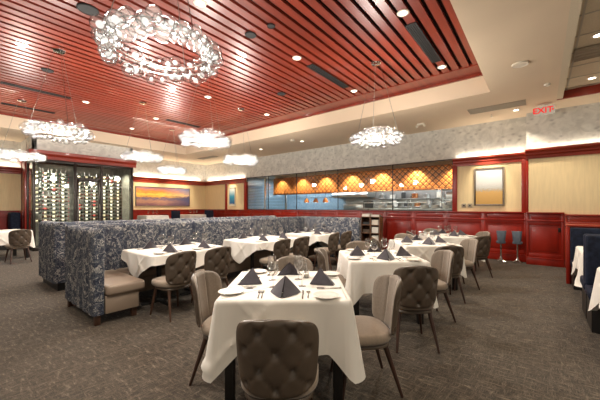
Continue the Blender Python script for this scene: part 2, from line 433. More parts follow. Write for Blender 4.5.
# far wall
b = MB(); b.box(-5, XW + .15, YF, YF + .15, 0, 2.8)
struct('wall_left', b, 'cream_wall', 'cream far wall behind the raised tables', smooth=0)
b = MB(); b.box(-5, XW + .15, YF - .02, YF + .15, 2.8, CH)
struct('wall_left', b, 'wallpaper', 'pale patterned wallpaper band above the far crown', smooth=0)
b = MB()
for x0, x1 in ((-5, 2.05), (5.04, XW)):
    b.box(x0, x1, YF - .03, YF, 0, 1.25); b.box(x0, x1, YF - .075, YF, 1.24, 1.276); b.box(x0, x1, YF - .06, YF, 1.05, 1.09); b.box(x0, x1, YF - .045, YF, 0, .18)
    n = round((x1 - x0) / .9)
    for i in range(n + 1):
        xx = x0 + (x1 - x0) * i / n; b.box(max(x0, xx - .05), min(x1, xx + .05), YF - .042, YF, .18, 1.05)
struct('trim_8', b, 'cherry', 'red cherry wood wainscot along the far wall', smooth=0)
struct('floor', MB().box(5.25, XW - .08, 12.2, YF - .05, .0, .27), 'carpet', 'raised carpeted platform along the far wall', smooth=0)

# windows to the kitchen: each pane its own window
edges = [GY1 - .02, 9.05, 6.95, 5.95, 3.9, GY0 + .02][::-1]
edges = [GY0 + .02, 3.80, 5.9, 7.9, 9.55, GY1 - .02]
for i in range(5):
    y0, y1 = edges[i], edges[i + 1]
    w = thing('window_%d' % (i + 1), 'frameless kitchen window pane, number %s from the pale painting' % ('one', 'two', 'three', 'four', 'five')[i], 'window', (XW + .03, (y0 + y1) / 2, GZ0))
    w['kind'] = 'structure'
    h = (y1 - y0) / 2
    link('pane', MB().box(-.005, .005, -h + .008, h - .008, .01, GZ1 - GZ0 - .02).mesh('pane', 'pane', smooth=0), w)
    link('frame', MB().box(-.02, .02, -h, h, -.012, .012).box(-.02, .02, -h, h, GZ1 - GZ0 - .045, GZ1 - GZ0 - .02)
         .box(-.012, .012, -h, -h + .012, .01, GZ1 - GZ0 - .03).box(-.012, .012, h - .012, h, .01, GZ1 - GZ0 - .03).mesh('frame', 'black', smooth=0), w)

# ------------------------------------------------------------------ the kitchen behind the glass
struct('wall_back', MB().box(13.6, 13.7, 7.9, 13, 0, 3.2).box(XW + .15, 13.7, 12.0, 12.1, 0, 3.2), 'blue_tile', 'blue grey tiled kitchen wall', smooth=0)
struct('wall_back', MB().box(13.6, 13.7, .5, 7.9, 0, 3.2), 'steel_wall', 'dull steel panelled kitchen wall', smooth=0)
struct('wall_side', MB().box(XW + .15, 13.7, 1.2, 1.3, 0, 3.2), 'kitchen_steel', 'steel lined kitchen side wall', smooth=0)
struct('ceiling', MB().box(XW + .15, 13.7, 1.2, 12.1, 2.98, 3.05), 'white_plastic', 'pale ceiling inside the kitchen', smooth=0)
hd = thing('copper_hood', 'long copper tiled hood with a diagonal lattice above the kitchen pass', 'hood', (11.0, 0, 0))
link('tile_panel', MB().box(0, .06, 1.35, 10.6, 2.06, 2.84).box(.06, 1.2, 10.54, 10.6, 2.06, 2.84).mesh('tile_panel', 'copper_tile', smooth=0), hd)
link('bulkhead', MB().box(.06, 1.2, 1.35, 10.54, 2.80, 2.97).mesh('bulkhead', 'white_plastic', smooth=0), hd)
link('lower_edge', MB().box(-.02, .10, 1.35, 10.6, 2.0, 2.06).mesh('lower_edge', 'copper_plain', bevel=.006), hd)
ordn_k = ('first', 'second', 'third', 'fourth', 'fifth', 'sixth')
def counter(name, label, x0, x1, y0, y1, h, matn='kitchen_steel'):
    t = thing(name, label, 'counter', ((x0 + x1) / 2, (y0 + y1) / 2, 0)); a, c = (x1 - x0) / 2, (y1 - y0) / 2
    link('top', MB().box(-a, a, -c, c, h - .04, h).mesh('top', matn, bevel=.005), t)
    link('cabinet', MB().box(-a + .04, a - .04, -c + .02, c - .02, .1, h - .04).box(-a + .1, a - .1, -c + .1, c - .1, 0, .1).mesh('cabinet', matn, smooth=0), t)
    return t
counter('pass_counter', 'long stainless steel pass counter under the copper hood', 10.3, 11.0, 1.4, 9.6, 1.20)
counter('cook_counter', 'stainless cooking counter along the blue tiled wall', 12.8, 13.55, 1.4, 11.5, .95)
sh = thing('wire_shelf', 'tall steel shelf rack at the painting end of the kitchen', 'shelf', (12.3, 2.35, 0))
for zz in (.5, 1.0, 1.35, 1.7, 2.05): link('shelf_board', MB().box(-.25, .25, -.55, .55, zz - .02, zz).mesh('shelf_board', 'kitchen_steel', smooth=0), sh)
for a in (-.24, .24):
    for c in (-.54, .54): link('post', MB().tube((a, c, 0), (a, c, 2.2), .018).mesh('post', 'chrome'), sh)
def shelfbox(y, z, w, h, m, nm, lab):
    single(nm, MB().box(-.14, .14, -w / 2, w / 2, 0, h).box(-.15, .15, -w / 2 - .01, w / 2 + .01, h, h + .02).mesh(nm, m, bevel=.008), lab, 'container', (12.3, y, z))
for k, (y, z, w, h, m, pos) in enumerate(((2.15, 1.35, .3, .22, 'white_plastic', 'lower'), (2.6, 1.35, .26, .25, 'paper', 'lower'), (2.2, 1.7, .34, .2, 'paper', 'upper'), (2.65, 1.7, .24, .24, 'kitchen_steel', 'upper'))):
    shelfbox(y, z, w, h, m, 'food_container', ('pale', 'cream', 'wide cream', 'steel')[k] + ' food container on the %s board of the kitchen shelf rack' % pos)
ov = thing('heated_shelf', 'double steel heated shelf standing on the pass counter', 'shelf', (10.65, 3.6, 1.2))
for zz in (.12, .34): link('shelf_board', MB().box(-.22, .22, -1.7, 1.7, zz, zz + .03).mesh('shelf_board', 'kitchen_steel', bevel=.005), ov)
for c in (-1.65, 0, 1.65):
    for a in (-.2, .2): link('post', MB().tube((a, c, 0), (a, c, .36), .015).mesh('post', 'chrome'), ov)
for k, y in enumerate((2.4, 2.75, 3.1, 4.3, 4.65)):
    single('plate_stack', MB().lathe([(.06, 0), (.13, .01), (.135, .02)] + [(.135 - .006 * (i % 2), .02 + .012 * i) for i in range(1, 9)] + [(.10, .12), (.001, .115)], 24, cap0=True).mesh('plate_stack', 'porcelain'),
           'stack of white plates on the heated shelf, %s from the painting end' % ('first', 'second', 'third', 'fourth', 'fifth')[k], 'plates', (10.62, y, 1.35), group='plate stacks on the pass')
mo = thing('order_screen', 'small dark order screen on the kitchen pass', 'screen', (10.55, 5.15, 1.2))
link('stand', MB().box(-.08, .08, -.1, .1, 0, .02).tube((0, 0, .02), (0, 0, .2), .02).mesh('stand', 'black'), mo)
link('display', MB().box(-.02, .02, -.2, .2, .16, .44).mesh('display', 'black', bevel=.006), mo)
for k, y in enumerate((7.05, 7.55, 8.05)):
    q = thing('heat_lamp', 'copper heat lamp hanging over the pass, %s from the glass end' % ('third', 'second', 'first')[k], 'lamp', (10.45, y, 0), group='copper heat lamps')
    link('lamp_shade', MB().lathe([(.02, 1.78), (.05, 1.77), (.075, 1.72), (.13, 1.60), (.125, 1.60), (.07, 1.71), (.02, 1.75)], 24).mesh('lamp_shade', 'copper_plain'), q)
    link('cord', MB().tube((0, 0, 1.77), (0, 0, 2.98), .008).mesh('cord', 'black'), q)
    link('bulb', MB().sphere((0, 0, 1.64), .045).mesh('bulb', 'downlight_glow'), q)
st = thing('range_stove', 'dark kitchen range with grill hood lights at the blue wall', 'stove', (13.1, 7.2, .951))
link('body', MB().box(-.32, .32, -.7, .7, 0, .3).mesh('body', 'pot_dark', bevel=.01), st)
link('backsplash', MB().box(.24, .32, -.7, .7, .3, .62).mesh('backsplash', 'kitchen_steel', bevel=.01), st)
for k in range(4): link('knob', MB().tube((-.32, -.5 + .33 * k, .2), (-.36, -.5 + .33 * k, .2), .03, n=14).mesh('knob', 'steel'), st)
for k, (y, r, h) in enumerate(((6.0, .16, .24), (8.35, .18, .2), (8.8, .13, .3), (9.3, .16, .18))):
    pt = thing('stock_pot', 'steel stock pot on the cooking counter, %s' % ('beside the range', 'wide and low past the range', 'tall one further along', 'last before the blue corner')[k], 'pot', (13.15, y, .951))
    link('body', MB().lathe([(r - .01, 0), (r, .01), (r, h), (r - .006, h), (r - .006, .02), (.001, .015)], 24, cap0=True).mesh('body', 'kitchen_steel'), pt)
    for s in (-1, 1): link('handle', MB().path([(-.04, s * r, h * .8), (-.03, s * (r + .04), h * .8), (.03, s * (r + .04), h * .8), (.04, s * r, h * .8)], .007).mesh('handle', 'steel'), pt)
UZ = 2.0
us = thing('utensil_rail', 'steel rail on the blue wall with hanging ladles', 'rail', (13.5, 10.0, UZ))
link('bar', MB().tube((0, -1.5, 0), (0, 1.5, 0), .012).tube((0, -1.4, 0), (.1, -1.4, 0), .01).tube((0, 1.4, 0), (.1, 1.4, 0), .01).mesh('bar', 'steel'), us)
for k in range(7):
    y = 8.75 + .42 * k
    l = thing('ladle', 'steel ladle hanging from the kitchen rail, number %s along' % ('one', 'two', 'three', 'four', 'five', 'six', 'seven')[k], 'utensil', (13.46, y, UZ), group='hanging ladles')
    link('handle', MB().path([(.03, 0, .02), (0, 0, .025), (-.01, 0, -.32)], .006).mesh('handle', 'steel'), l)
    link('bowl', MB().lathe([(.001, -.05), (.03, -.04), (.05, 0), (.046, 0), (.028, -.036), (.001, -.045)], 16, (-.03, 0, -.34)).mesh('bowl', 'steel'), l)
eh = thing('exhaust_hood', 'steel exhaust hood over the kitchen range', 'hood', (13.1, 7.2, 1.86))
link('canopy', MB().extr([(-.45, 0), (.49, 0), (.49, .5), (-.1, .5), (-.45, .14)], 'y', -.95, .95).mesh('canopy', 'kitchen_steel', bevel=.006), eh)
for k in range(4): link('filter', MB().box(-.38, .42, -.9 + .46 * k, -.48 + .46 * k, -.02, 0).mesh('filter', 'pot_dark', bevel=.004), eh)
fr_ = thing('upright_fridge', 'two door stainless fridge on the cooking counter at the painting end', 'fridge', (13.2, 2.1, .0))
link('body', MB().box(-.34, .36, -.72, .72, .96, 2.1).mesh('body', 'kitchen_steel', bevel=.01), fr_)
for k, y in enumerate((-.36, .36)):
    d = link('door', MB().box(-.375, -.34, y - .345, y + .345, .99, 2.06).mesh('door', 'kitchen_steel', bevel=.008), fr_)
    link('handle', MB().tube((-.42, y * .25, 1.2), (-.42, y * .25, 1.8), .012).tube((-.42, y * .25, 1.25), (-.37, y * .25, 1.25), .008).tube((-.42, y * .25, 1.75), (-.37, y * .25, 1.75), .008).mesh('handle', 'pot_dark'), d)
ws = thing('wall_shelf', 'double steel wall shelf between the fridge and the range', 'shelf', (13.42, 4.55, 1.40))
for zz in (.0, .36): link('shelf_board', MB().box(-.17, .17, -1.55, 1.55, zz, zz + .025).mesh('shelf_board', 'kitchen_steel', bevel=.004), ws)
for c in (-1.4, 0, 1.4): link('bracket', MB().box(.14, .17, c - .015, c + .015, -.08, .5).mesh('bracket', 'steel'), ws)
for k in range(12):
    low = k < 6; y = 3.2 + (k % 6) * .5 + (.0 if low else .12); z = 1.426 if low else 1.786; m = ('white_plastic', 'kitchen_steel', 'paper', 'pot_dark', 'copper_plain', 'kitchen_steel')[(k * 5) % 6]
    h = (.20, .26, .16, .22, .28, .18)[(k * 7 + k // 6) % 6]; r = .10 + .02 * (k % 3)
    t = thing('storage_canister', 'kitchen canister on the %s board of the wall shelf, %s from the fridge' % ('lower' if low else 'upper', ordn_k[k % 6]), 'container', (13.40, y, z), 0, 'canisters on the kitchen wall shelf')
    link('body', MB().lathe([(r - .01, 0), (r, .01), (r, h), (r - .02, h + .01)], 20, cap0=True, cap1=True).mesh('body', m), t)
    link('lid', MB().lathe([(r + .004, h - .01), (r + .004, h + .018), (.03, h + .022), (.02, h + .045), (.001, h + .046)], 20).mesh('lid', 'kitchen_steel'), t)
gp = thing('glass_partition', 'glass screen on a steel post at the far end of the kitchen', 'screen', (10.45, 9.9, 0))
link('pane', MB().box(-.7, .7, -.006, .006, .05, 2.9).mesh('pane', 'pane', smooth=0), gp)
link('post', MB().box(.7, .78, -.04, .04, 0, 2.97).box(-.76, -.7, -.03, .03, 0, 2.97).mesh('post', 'kitchen_steel', bevel=.004), gp)

# ------------------------------------------------------------------ wine room
WX0, WX1, WY = 2.05, 5.04, 12.5
b = MB(); b.box(WX0, WX1, WY, WY + .12, 3.2, CH); b.box(WX0, WX0 + .1, WY, YF, 3.0, CH); b.box(WX1 - .1, WX1, WY, YF, 3.0, CH)
struct('wall_front', b, 'wallpaper', 'pale patterned header above the wine room', smooth=0)
struct('wall_inner', MB().box(WX0, WX1, YF - .12, YF - .03, 0, 3.0), 'wine_back', 'dim grey wall inside the wine room', smooth=0)
struct('wall_inner', MB().box(WX1 - .09, WX1, WY + .13, YF, 0, 3.0), 'wine_back', 'dim grey side wall inside the wine room', smooth=0)
struct('ceiling', MB().box(WX0, WX1, WY + .12, YF, 3.0, 3.05), 'slat_gap', 'dark ceiling inside the wine room', smooth=0)
b = MB(); b.extr([(WY, 2.95), (WY - .03, 2.95), (WY - .03, 3.05), (WY - .09, 3.12), (WY - .1, 3.22), (WY, 3.22)], 'x', WX0 - .1, WX1 + .1)
b.extr([(WX0, 2.95), (WX0 - .03, 2.95), (WX0 - .03, 3.05), (WX0 - .09, 3.12), (WX0 - .1, 3.22), (WX0, 3.22)], 'y', WY - .1, YF)
struct('trim_9', b, 'cherry_h', 'red wood moulding over the wine room glass', smooth=0)
b = MB(); b.box(WX0, WX0 + .1, WY + .9, YF, 0, 3.0); b.box(WX0 - .04, WX0 + .1, WY + .95, WY + 1.25, 0, 2.95); b.box(WX0 - .05, WX0 + .08, WY + 1.25, YF, 0, 1.27)
struct('trim_10', b, 'cherry', 'red wood column beside the wine room', bevel=.005)
def wx(px):     # x where the sight line through this column of the photo meets the wine room front
    t = (px - CX) / F; return (SA * t + CA) * WY / (-CA * t + SA)
wf = thing('window_6', 'dark bronze framed wine room glass front', 'window', (0, WY, 0)); wf['kind'] = 'structure'
fx = [WX0, wx(74), wx(100.5), WX1 - .07]
fb = MB()
for x in fx: fb.box(x, x + .07, -.03, .06, 0, 2.95)
fb.box(WX0, WX1, -.025, .055, 2.86, 2.95); fb.box(WX0, WX1, -.025, .055, 0, .1)
fb.box(WX0, WX0 + .06, .06, .90, 2.86, 2.95); fb.box(WX0, WX0 + .06, .06, .9, 0, .1); fb.box(WX0, WX0 + .06, .84, .9, 0, 2.95)
link('frame', fb.mesh('frame', 'bronze', bevel=.004), wf)
for a, c in ((fx[0] + .07, fx[1]), (fx[2] + .07, fx[3])):
    link('pane', MB().box(a, c, 0, .012, .1, 2.86).mesh('pane', 'pane', smooth=0), wf)
link('pane', MB().box(fx[1] + .07, fx[2], 0, .012, 2.42, 2.86).mesh('pane', 'pane', smooth=0), wf)
link('pane', MB().box(WX0 + .02, WX0 + .032, .06, .84, .1, 2.86).mesh('pane', 'pane', smooth=0), wf)
dr = thing('door_1', 'glass wine room door with a dark bronze frame', 'door', (fx[1] + .08, WY, 0)); dr['kind'] = 'structure'
dw = fx[2] - fx[1] - .09
link('frame', MB().box(0, .06, -.02, .03, .01, 2.38).box(dw - .06, dw, -.02, .03, .01, 2.38).box(.06, dw - .06, -.02, .03, .01, .2).box(.06, dw - .06, -.02, .03, 2.30, 2.38).mesh('frame', 'bronze', bevel=.004), dr)
link('pane', MB().box(.06, dw - .06, 0, .01, .2, 2.30).mesh('pane', 'pane', smooth=0), dr)
link('handle', MB().tube((dw - .03, -.07, .9), (dw - .03, -.07, 1.5), .014).tube((dw - .03, -.07, .95), (dw - .03, -.02, .95), .01).tube((dw - .03, -.07, 1.45), (dw - .03, -.02, 1.45), .01).mesh('handle', 'steel'), dr)
link('transom_bar', MB().box(-.01, dw + .01, -.02, .05, 2.39, 2.42).mesh('transom_bar', 'bronze'), dr)
bott = []
for gm, lm in (('bottle_green', 'label_cream'), ('bottle_green', 'label_white'), ('bottle_amber', 'label_cream'), ('bottle_amber', 'label_red'), ('bottle_green', 'label_white')):
    # lying along x with its label to the front
    prof = [(.001, -.15), (.036, -.148), (.039, -.14), (.039, .03), (.036, .055), (.016, .085), (.0145, .15), (.001, .151)]
    mb = MB(); n = 14
    def lx(prof, n, full=True, rad=0., a0=0., a1=2 * pi):
        bb = len(mb.v)
        for r, z in prof:
            for i in range(n + (0 if full else 1)):
                t = a0 + (a1 - a0) * i / n; mb.v.append((z * .88, (r + rad) * cos(t), (r + rad) * sin(t)))
        m = n if full else n + 1
        for j in range(len(prof) - 1):
            for i in range(n):
                i2 = (i + 1) % m; mb._f((bb + j * m + i, bb + j * m + i2, bb + (j + 1) * m + i2, bb + (j + 1) * m + i))
    mb.mi(0); lx(prof, n)
    body = mb.mesh('glass_body', gm)
    mb = MB(); lx([(.039, -.10), (.039, -.02)], 10, False, .0012, pi * .55, pi * 1.45); lab = mb.mesh('paper_label', lm)
    mb = MB(); lx([(.0145, .10), (.0145, .151), (.001, .1515)], 12, True, .001); cap = mb.mesh('capsule', 'capsule')
    bott.append([('glass_body', body, []), ('paper_label', lab, []), ('capsule', cap, [])])
COLS = [(38.5, 13.0), (47, 13.35), (55.5, 13.35), (64.5, 13.35), (80.5, 13.6), (88, 13.6), (95.5, 13.6), (105.5, 13.35), (112.5, 13.35), (119, 13.35)]
ordn = ['first', 'second', 'third', 'fourth', 'fifth', 'sixth', 'seventh', 'eighth', 'ninth', 'tenth', 'eleventh', 'twelfth', 'thirteenth', 'fourteenth', 'fifteenth']
for ci, (px, yy) in enumerate(COLS):
    t = (px - CX) / F; xx = (SA * t + CA) * yy / (-CA * t + SA)
    rk = thing('wine_rack', 'metal wine rack column, %s from the left in the wine room' % ordn[ci], 'rack', (xx, yy, 0), group='wine rack columns')
    for s in (-.10, .045): link('post', MB().box(s - .008, s + .008, .045, .06, 0, 2.72).mesh('post', 'steel', smooth=0), rk)
    pg = MB()
    rows = [2.55 - .135 * k for k in range(13)]
    for zz in rows:
        for s in (-.10, .045): pg.box(s - .008, s + .008, -.045, .05, zz - .048, zz - .0405)
    link('pegs', pg.mesh('pegs', 'steel', smooth=0), rk)
    link('foot', MB().box(-.16, .1, -.06, .1, 0, .02).mesh('foot', 'steel', smooth=0), rk)
    for ri, zz in enumerate(rows):
        if random.random() < .06: continue
        place(random.choices(bott, (5, 3, 4, 1, 3))[0], 'wine_bottle', 'wine bottle lying %s from the top in the %s rack column' % (ordn[ri], ordn[ci]), 'wine bottle', (xx, yy, zz), 0, 'wine bottles in the wine room')

# ------------------------------------------------------------------ pictures and wall fittings
def picture(name, label, loc, w, h, face, art, fw=.03, fm='grey_frame'):
    """face 'x': hangs on the kitchen wall looking to -x; 'y': on the far wall looking to -y"""
    t = thing(name, label, 'picture', loc)
    a, c = w / 2, h / 2
    if face == 'x':
        link('canvas', MB().box(-.03, 0, -a, a, -c, c).mesh('canvas', art, smooth=0), t)
        fr = MB().box(-.05, 0, -a - fw, -a, -c - fw, c + fw).box(-.05, 0, a, a + fw, -c - fw, c + fw).box(-.05, 0, -a, a, -c - fw, -c).box(-.05, 0, -a, a, c, c + fw)
    else:
        link('canvas', MB().box(-a, a, -.03, 0, -c, c).mesh('canvas', art, smooth=0), t)
        fr = MB().box(-a - fw, -a, -.05, 0, -c - fw, c + fw).box(a, a + fw, -.05, 0, -c - fw, c + fw).box(-a, a, -.05, 0, -c - fw, -c).box(-a, a, -.05, 0, c, c + fw)
    link('frame', fr.mesh('frame', fm, bevel=.004), t)
    return t
picture('framed_painting', 'framed painting of a pale sky over an ochre field', (XW - .002, 1.10, 1.95), .62, .94, 'x', 'field_art', .04)
picture('framed_painting', 'wide sunset seascape painting on the far wall', (7.25, YF - .002, 1.905), 2.66, .88, 'y', 'sunset_art', .015, 'grey_frame')
picture('framed_painting', 'small upright blue painting lit from above near the far corner', (XW - .002, 12.03, 1.92), .42, .86, 'x', 'blue_art', .03, 'white_plastic')
for k, (px, lab) in enumerate(((464, 'small wall control plate nearest the kitchen windows'), (470, 'small wall control plate beside the pale painting'))):
    t = (px - CX) / F; Z = XW / (SA * t + CA); yy = -CA * t * Z + SA * Z
    q = thing('wall_control', lab, 'switch', (XW - .001, yy, 1.44))
    link('plate', MB().box(-.012, 0, -.06, .06, -.055, .055).mesh('plate', 'vent_grey', bevel=.003), q)
    link('button', MB().box(-.02, -.012, -.02, .02, -.02, .02).mesh('button', 'speaker_dark', bevel=.002), q)

# EXIT sign
ex, ey = P(544.5, 104.5, CH)
es = thing('exit_sign', 'lit red exit sign with an arrow hanging from the cream ceiling', 'sign', (ex, ey, CH), YAW * .0)
link('canopy', MB().box(-.06, .06, -.12, .12, -.02, 0).box(-.012, .012, -.03, .03, -.05, -.02).mesh('canopy', 'white_plastic', bevel=.003), es)
link('face', MB().box(-.018, .018, -.175, .175, -.225, -.04).mesh('face', 'sign_face', bevel=.004), es)
fc = bpy.data.curves.new('exit_text', 'FONT'); fc.body = 'EXIT'; fc.size = .175; fc.extrude = .003; fc.align_x = 'CENTER'; fc.align_y = 'CENTER'; fc.offset = .004
tmp = bpy.data.objects.new('exit_text', fc); COL.objects.link(tmp)
bpy.context.view_layer.update()
me = bpy.data.meshes.new_from_object(tmp.evaluated_get(bpy.context.evaluated_depsgraph_get())); bpy.data.objects.remove(tmp)
me.materials.clear(); me.materials.append(MAT['exit_red'])
me.transform(Matrix(((0, 0, -1, -.022), (-1, 0, 0, .03), (0, 1, 0, -.133), (0, 0, 0, 1))))
link('lettering', me, es)
link('arrow', MB().extr([(-.168, -.133), (-.130, -.105), (-.130, -.161)], 'x', -.024, -.019).mesh('arrow', 'exit_red', smooth=0), es)

# ------------------------------------------------------------------ ceiling fittings
dl_me = [('ring', MB().lathe([(.055, .004), (.055, -.006), (.075, -.008), (.085, -.002), (.085, .004)], 24).mesh('ring', 'white_plastic'), []),
         ('lens', MB().lathe([(.001, -.003), (.055, -.003), (.055, .002), (.001, .002)], 20).mesh('lens', 'downlight_glow'), [])]
LIGHTS = []
def light(name, kind, loc, energy, col=(1, .82, .6), size=.06, rot=None, spot=None, blend=.6, sx=None, sy=None):
    d = bpy.data.lights.new(name, kind); d.energy = energy; d.color = col
    if kind == 'AREA':
        d.shape = 'RECTANGLE'; d.size = sx; d.size_y = sy
    else: d.shadow_soft_size = size
    if kind == 'SPOT': d.spot_size = spot or radians(100); d.spot_blend = blend
    o = bpy.data.objects.new(name, d); COL.objects.link(o); o.location = loc
    if rot: o.rotation_euler = rot
    o['kind'] = 'helper'
    return o
WARM = (1., .88, .70)
DL = [((200, 3), WH, 'in the wood ceiling beside the big chandelier'), ((403, 13), WH, 'in the wood ceiling near its cream edge'), ((297, 58), WH, 'in the wood ceiling at the near end of the dark slot'),
      ((354, 91), WH, 'in the wood ceiling past the far end of the dark slot'), ((442, 67), WH, 'at the corner end of the wood ceiling grille'), ((208, 62 + 35), WH, 'above the middle small chandeliers'),
      ((267, 114.5), WH, 'near the wood ceiling edge over the booths'), ((86, 102), WH, 'behind the left chandelier cables'), ((132, 128.5), WH, 'at the far end of the wood ceiling'), ((156, 118.5), WH, 'over the far middle chandelier'),
      ((302, 141.2), CH, 'in the cream ceiling, right one of the pair over the windows'), ((261, 149.2), CH, 'in the cream ceiling over the glass end'),
      ((516, 110), CH, 'in the cream ceiling beside the grey vent'), ((592, 78), TH, 'in the tile ceiling, further of the two'), ((598.5, 35), TH, 'in the tile ceiling, nearer of the two'),
      ((340, 134.5), CH, 'in the cream ceiling behind the window chandelier')]
for (px, py), h, lab in DL[:15]:
    x, y = P(px, py, h)
    if h == WH and x > 6.56: x = 6.56 + .2
    place(dl_me, 'downlight', 'round recessed downlight ' + lab, 'ceiling light', (x, y, h - .001 - (.012 if x > 6.5 and h == WH else 0)), 0, 'recessed downlights')
    light('downlight_lamp', 'SPOT', (x, y, h - .05), 60 if h != TH else 60, WARM, .05, (0, 0, 0), radians(110), .7)
def disc(name, label, px, py, h, r, m, d=.02, cat='speaker'):
    x, y = P(px, py, h)
    t = thing(name, label, cat, (x, y, h))
    link('rim', MB().lathe([(r, 0), (r, -d * .6), (r * .93, -d), (r * .9, -d * .7), (r * .9, 0)], 28).mesh('rim', m), t)
    link('grille', MB().lathe([(.001, -d * .75), (r * .9, -d * .7), (r * .9, 0), (.001, 0)], 28).mesh('grille', m), t)
disc('ceiling_speaker', 'large dark round speaker in the wood ceiling near the big chandelier', 88, 9, WH, .13, 'speaker_dark')
disc('ceiling_speaker', 'dark round speaker in the wood ceiling left of the slot', 250.5, 34.5, WH, .09, 'speaker_dark')
disc('ceiling_speaker', 'small dark round sensor in the wood ceiling beside a speaker', 271, 25.5, WH, .06, 'speaker_dark')
disc('ceiling_speaker', 'dark round speaker in the wood ceiling toward the booths', 281.5, 93.5, WH, .10, 'speaker_dark')
disc('ceiling_speaker', 'dark round speaker in the wood ceiling beyond the first canopy', 47.5, 70, WH, .10, 'speaker_dark')
disc('ceiling_speaker', 'pale round speaker in the cream ceiling beside the wood tray', 520, 64, CH, .115, 'white_plastic')
disc('smoke_detector', 'small pale smoke detector in the cream ceiling near the exit sign', 547, 84, CH, .05, 'white_plastic', .035, 'detector')
disc('smoke_detector', 'small pale detector in the cream ceiling beside the window downlight', 292.5, 139.8, CH, .07, 'white_plastic', .035, 'detector')
def vent(name, label, a, c, h, wid, m, slots=4, rec=False):
    """grille between two photo points on a ceiling of height h"""
    (x0, y0), (x1, y1) = P(*a, h), P(*c, h)
    cx, cy = (x0 + x1) / 2, (y0 + y1) / 2
    alongx = abs(x1 - x0) > abs(y1 - y0); L = abs(x1 - x0) if alongx else abs(y1 - y0)
    t = thing(name, label, 'vent', (cx, cy, h), 0 if alongx else pi / 2)
    a = L / 2; w = wid / 2
    link('frame', MB().box(-a, a, -w, -w + .02, -.014, 0).box(-a, a, w - .02, w, -.014, 0).box(-a, -a + .02, -w, w, -.014, 0).box(a - .02, a, -w, w, -.014, 0).mesh('frame', m, bevel=.002), t)
    link('backing', MB().box(-a + .02, a - .02, -w + .02, w - .02, -.004, 0).mesh('backing', 'vent_dark' if m != 'vent_grey' else 'vent_grey', smooth=0), t)
    for k in range(slots):
        yy = -w + .02 + (wid - .04) * (k + .5) / slots
        link('slat', MB().box(-a + .02, a - .02, yy - .006, yy + .006, -.012, -.004).mesh('slat', m, smooth=0), t)
vent('ceiling_grille', 'dark linear air slot in the wood ceiling between two downlights', (309, 65), (347, 87), WH - .001, .16, 'vent_dark', 3)
vent('ceiling_grille', 'black slotted air grille in the wood ceiling near the cream corner', (409, 24), (438, 61), WH - .001, .16, 'speaker_dark', 4)
vent('ceiling_grille', 'long dark linear slot in the wood ceiling over the left chandelier', (1, 81.5), (70, 98.5), WH - .001, .15, 'vent_dark', 3)
vent('ceiling_grille', 'long dark linear slot at the far side of the wood ceiling', (1, 103), (55, 113), WH - .001, .15, 'vent_dark', 3)
vent('ceiling_grille', 'faint dark slot in the wood ceiling behind the middle chandelier', (166, 119.5), (200, 127), WH - .001, .15, 'vent_dark', 3)
vent('air_vent', 'long beige air vent in the cream ceiling near the exit sign', (469, 112), (526, 102), CH - .001, .40, 'vent_grey', 4)
vent('air_vent', 'beige air vent in the tile ceiling between two downlights', (573, 56), (611, 47), TH - .007, .52, 'vent_grey', 4)
vent('air_vent', 'beige air vent in the cream ceiling over the far booths', (199, 158.7), (217, 156.3), CH - .001, .3, 'vent_grey', 3)
sx_, sy_ = P(498, 112.5, CH)
sp = thing('sprinkler', 'small metal sprinkler head under the cream ceiling by the vent', 'sprinkler', (8.75, .95, CH))
link('pipe', MB().tube((0, 0, 0), (0, 0, -.07), .012).mesh('pipe', 'white_plastic'), sp); link('deflector', MB().lathe([(.001, -.07), (.03, -.072), (.03, -.078), (.001, -.08)], 16).mesh('deflector', 'white_plastic'), sp)
x, y = P(421, 123.5, CH)
em = thing('emergency_light', 'small twin-headed emergency light under the cream ceiling', 'light', (x, y, CH))
link('base', MB().box(-.05, .05, -.09, .09, -.04, 0).mesh('base', 'white_plastic', bevel=.006), em)
for s in (-1, 1): link('lamp_head', MB().tube((0, s * .07, -.04), (-.04, s * .11, -.09), .02, .035, 14).mesh('lamp_head', 'white_plastic'), em)

# ------------------------------------------------------------------ chandeliers
def ico(r, sub, c=(0, 0, 0)):
    bm = bmesh.new(); bmesh.ops.create_icosphere(bm, subdivisions=sub, radius=r); vs = [tuple(v.co) for v in bm.verts]; fs = [[v.index for v in f.verts] for f in bm.faces]; bm.free(); return vs, fs
def addico(mb, r, sub):
    vs, fs = ico(r, sub); b0 = len(mb.v); mb.v += vs
    for f in fs: mb._f([b0 + i for i in f])
mb = MB(); addico(mb, 1., 3); bub_clear = mb.mesh('bubble_globe', 'bubble', smooth=180)
mb = MB(); addico(mb, 1., 3); mb.mi(1); addico(mb, .42, 2); bub_lit = mb.mesh('bubble_globe', ['bubble', 'bulb'], smooth=180)
ring_me = MB()
def circ(r, z, n=40): return [(r * cos(2 * pi * i / n), r * sin(2 * pi * i / n), z) for i in range(n + 1)]
for rr, zz in ((.37, .03), (.42, .03), (.395, -.03)): ring_me.path(circ(rr, zz), .0035, 6)
for k in range(8):
    a = k * pi / 4; q = [(.37, .03), (.42, .03), (.395, -.03), (.37, .03)]
    ring_me.path([(r * cos(a), r * sin(a), z) for r, z in q], .003, 6)
ring_me = ring_me.mesh('ring_frame', 'led_frame')
canopy_me = MB().lathe([(.001, 0), (.095, 0), (.095, -.02), (.08, -.035), (.02, -.04), (.001, -.04)], 24).mesh('canopy', 'chrome')
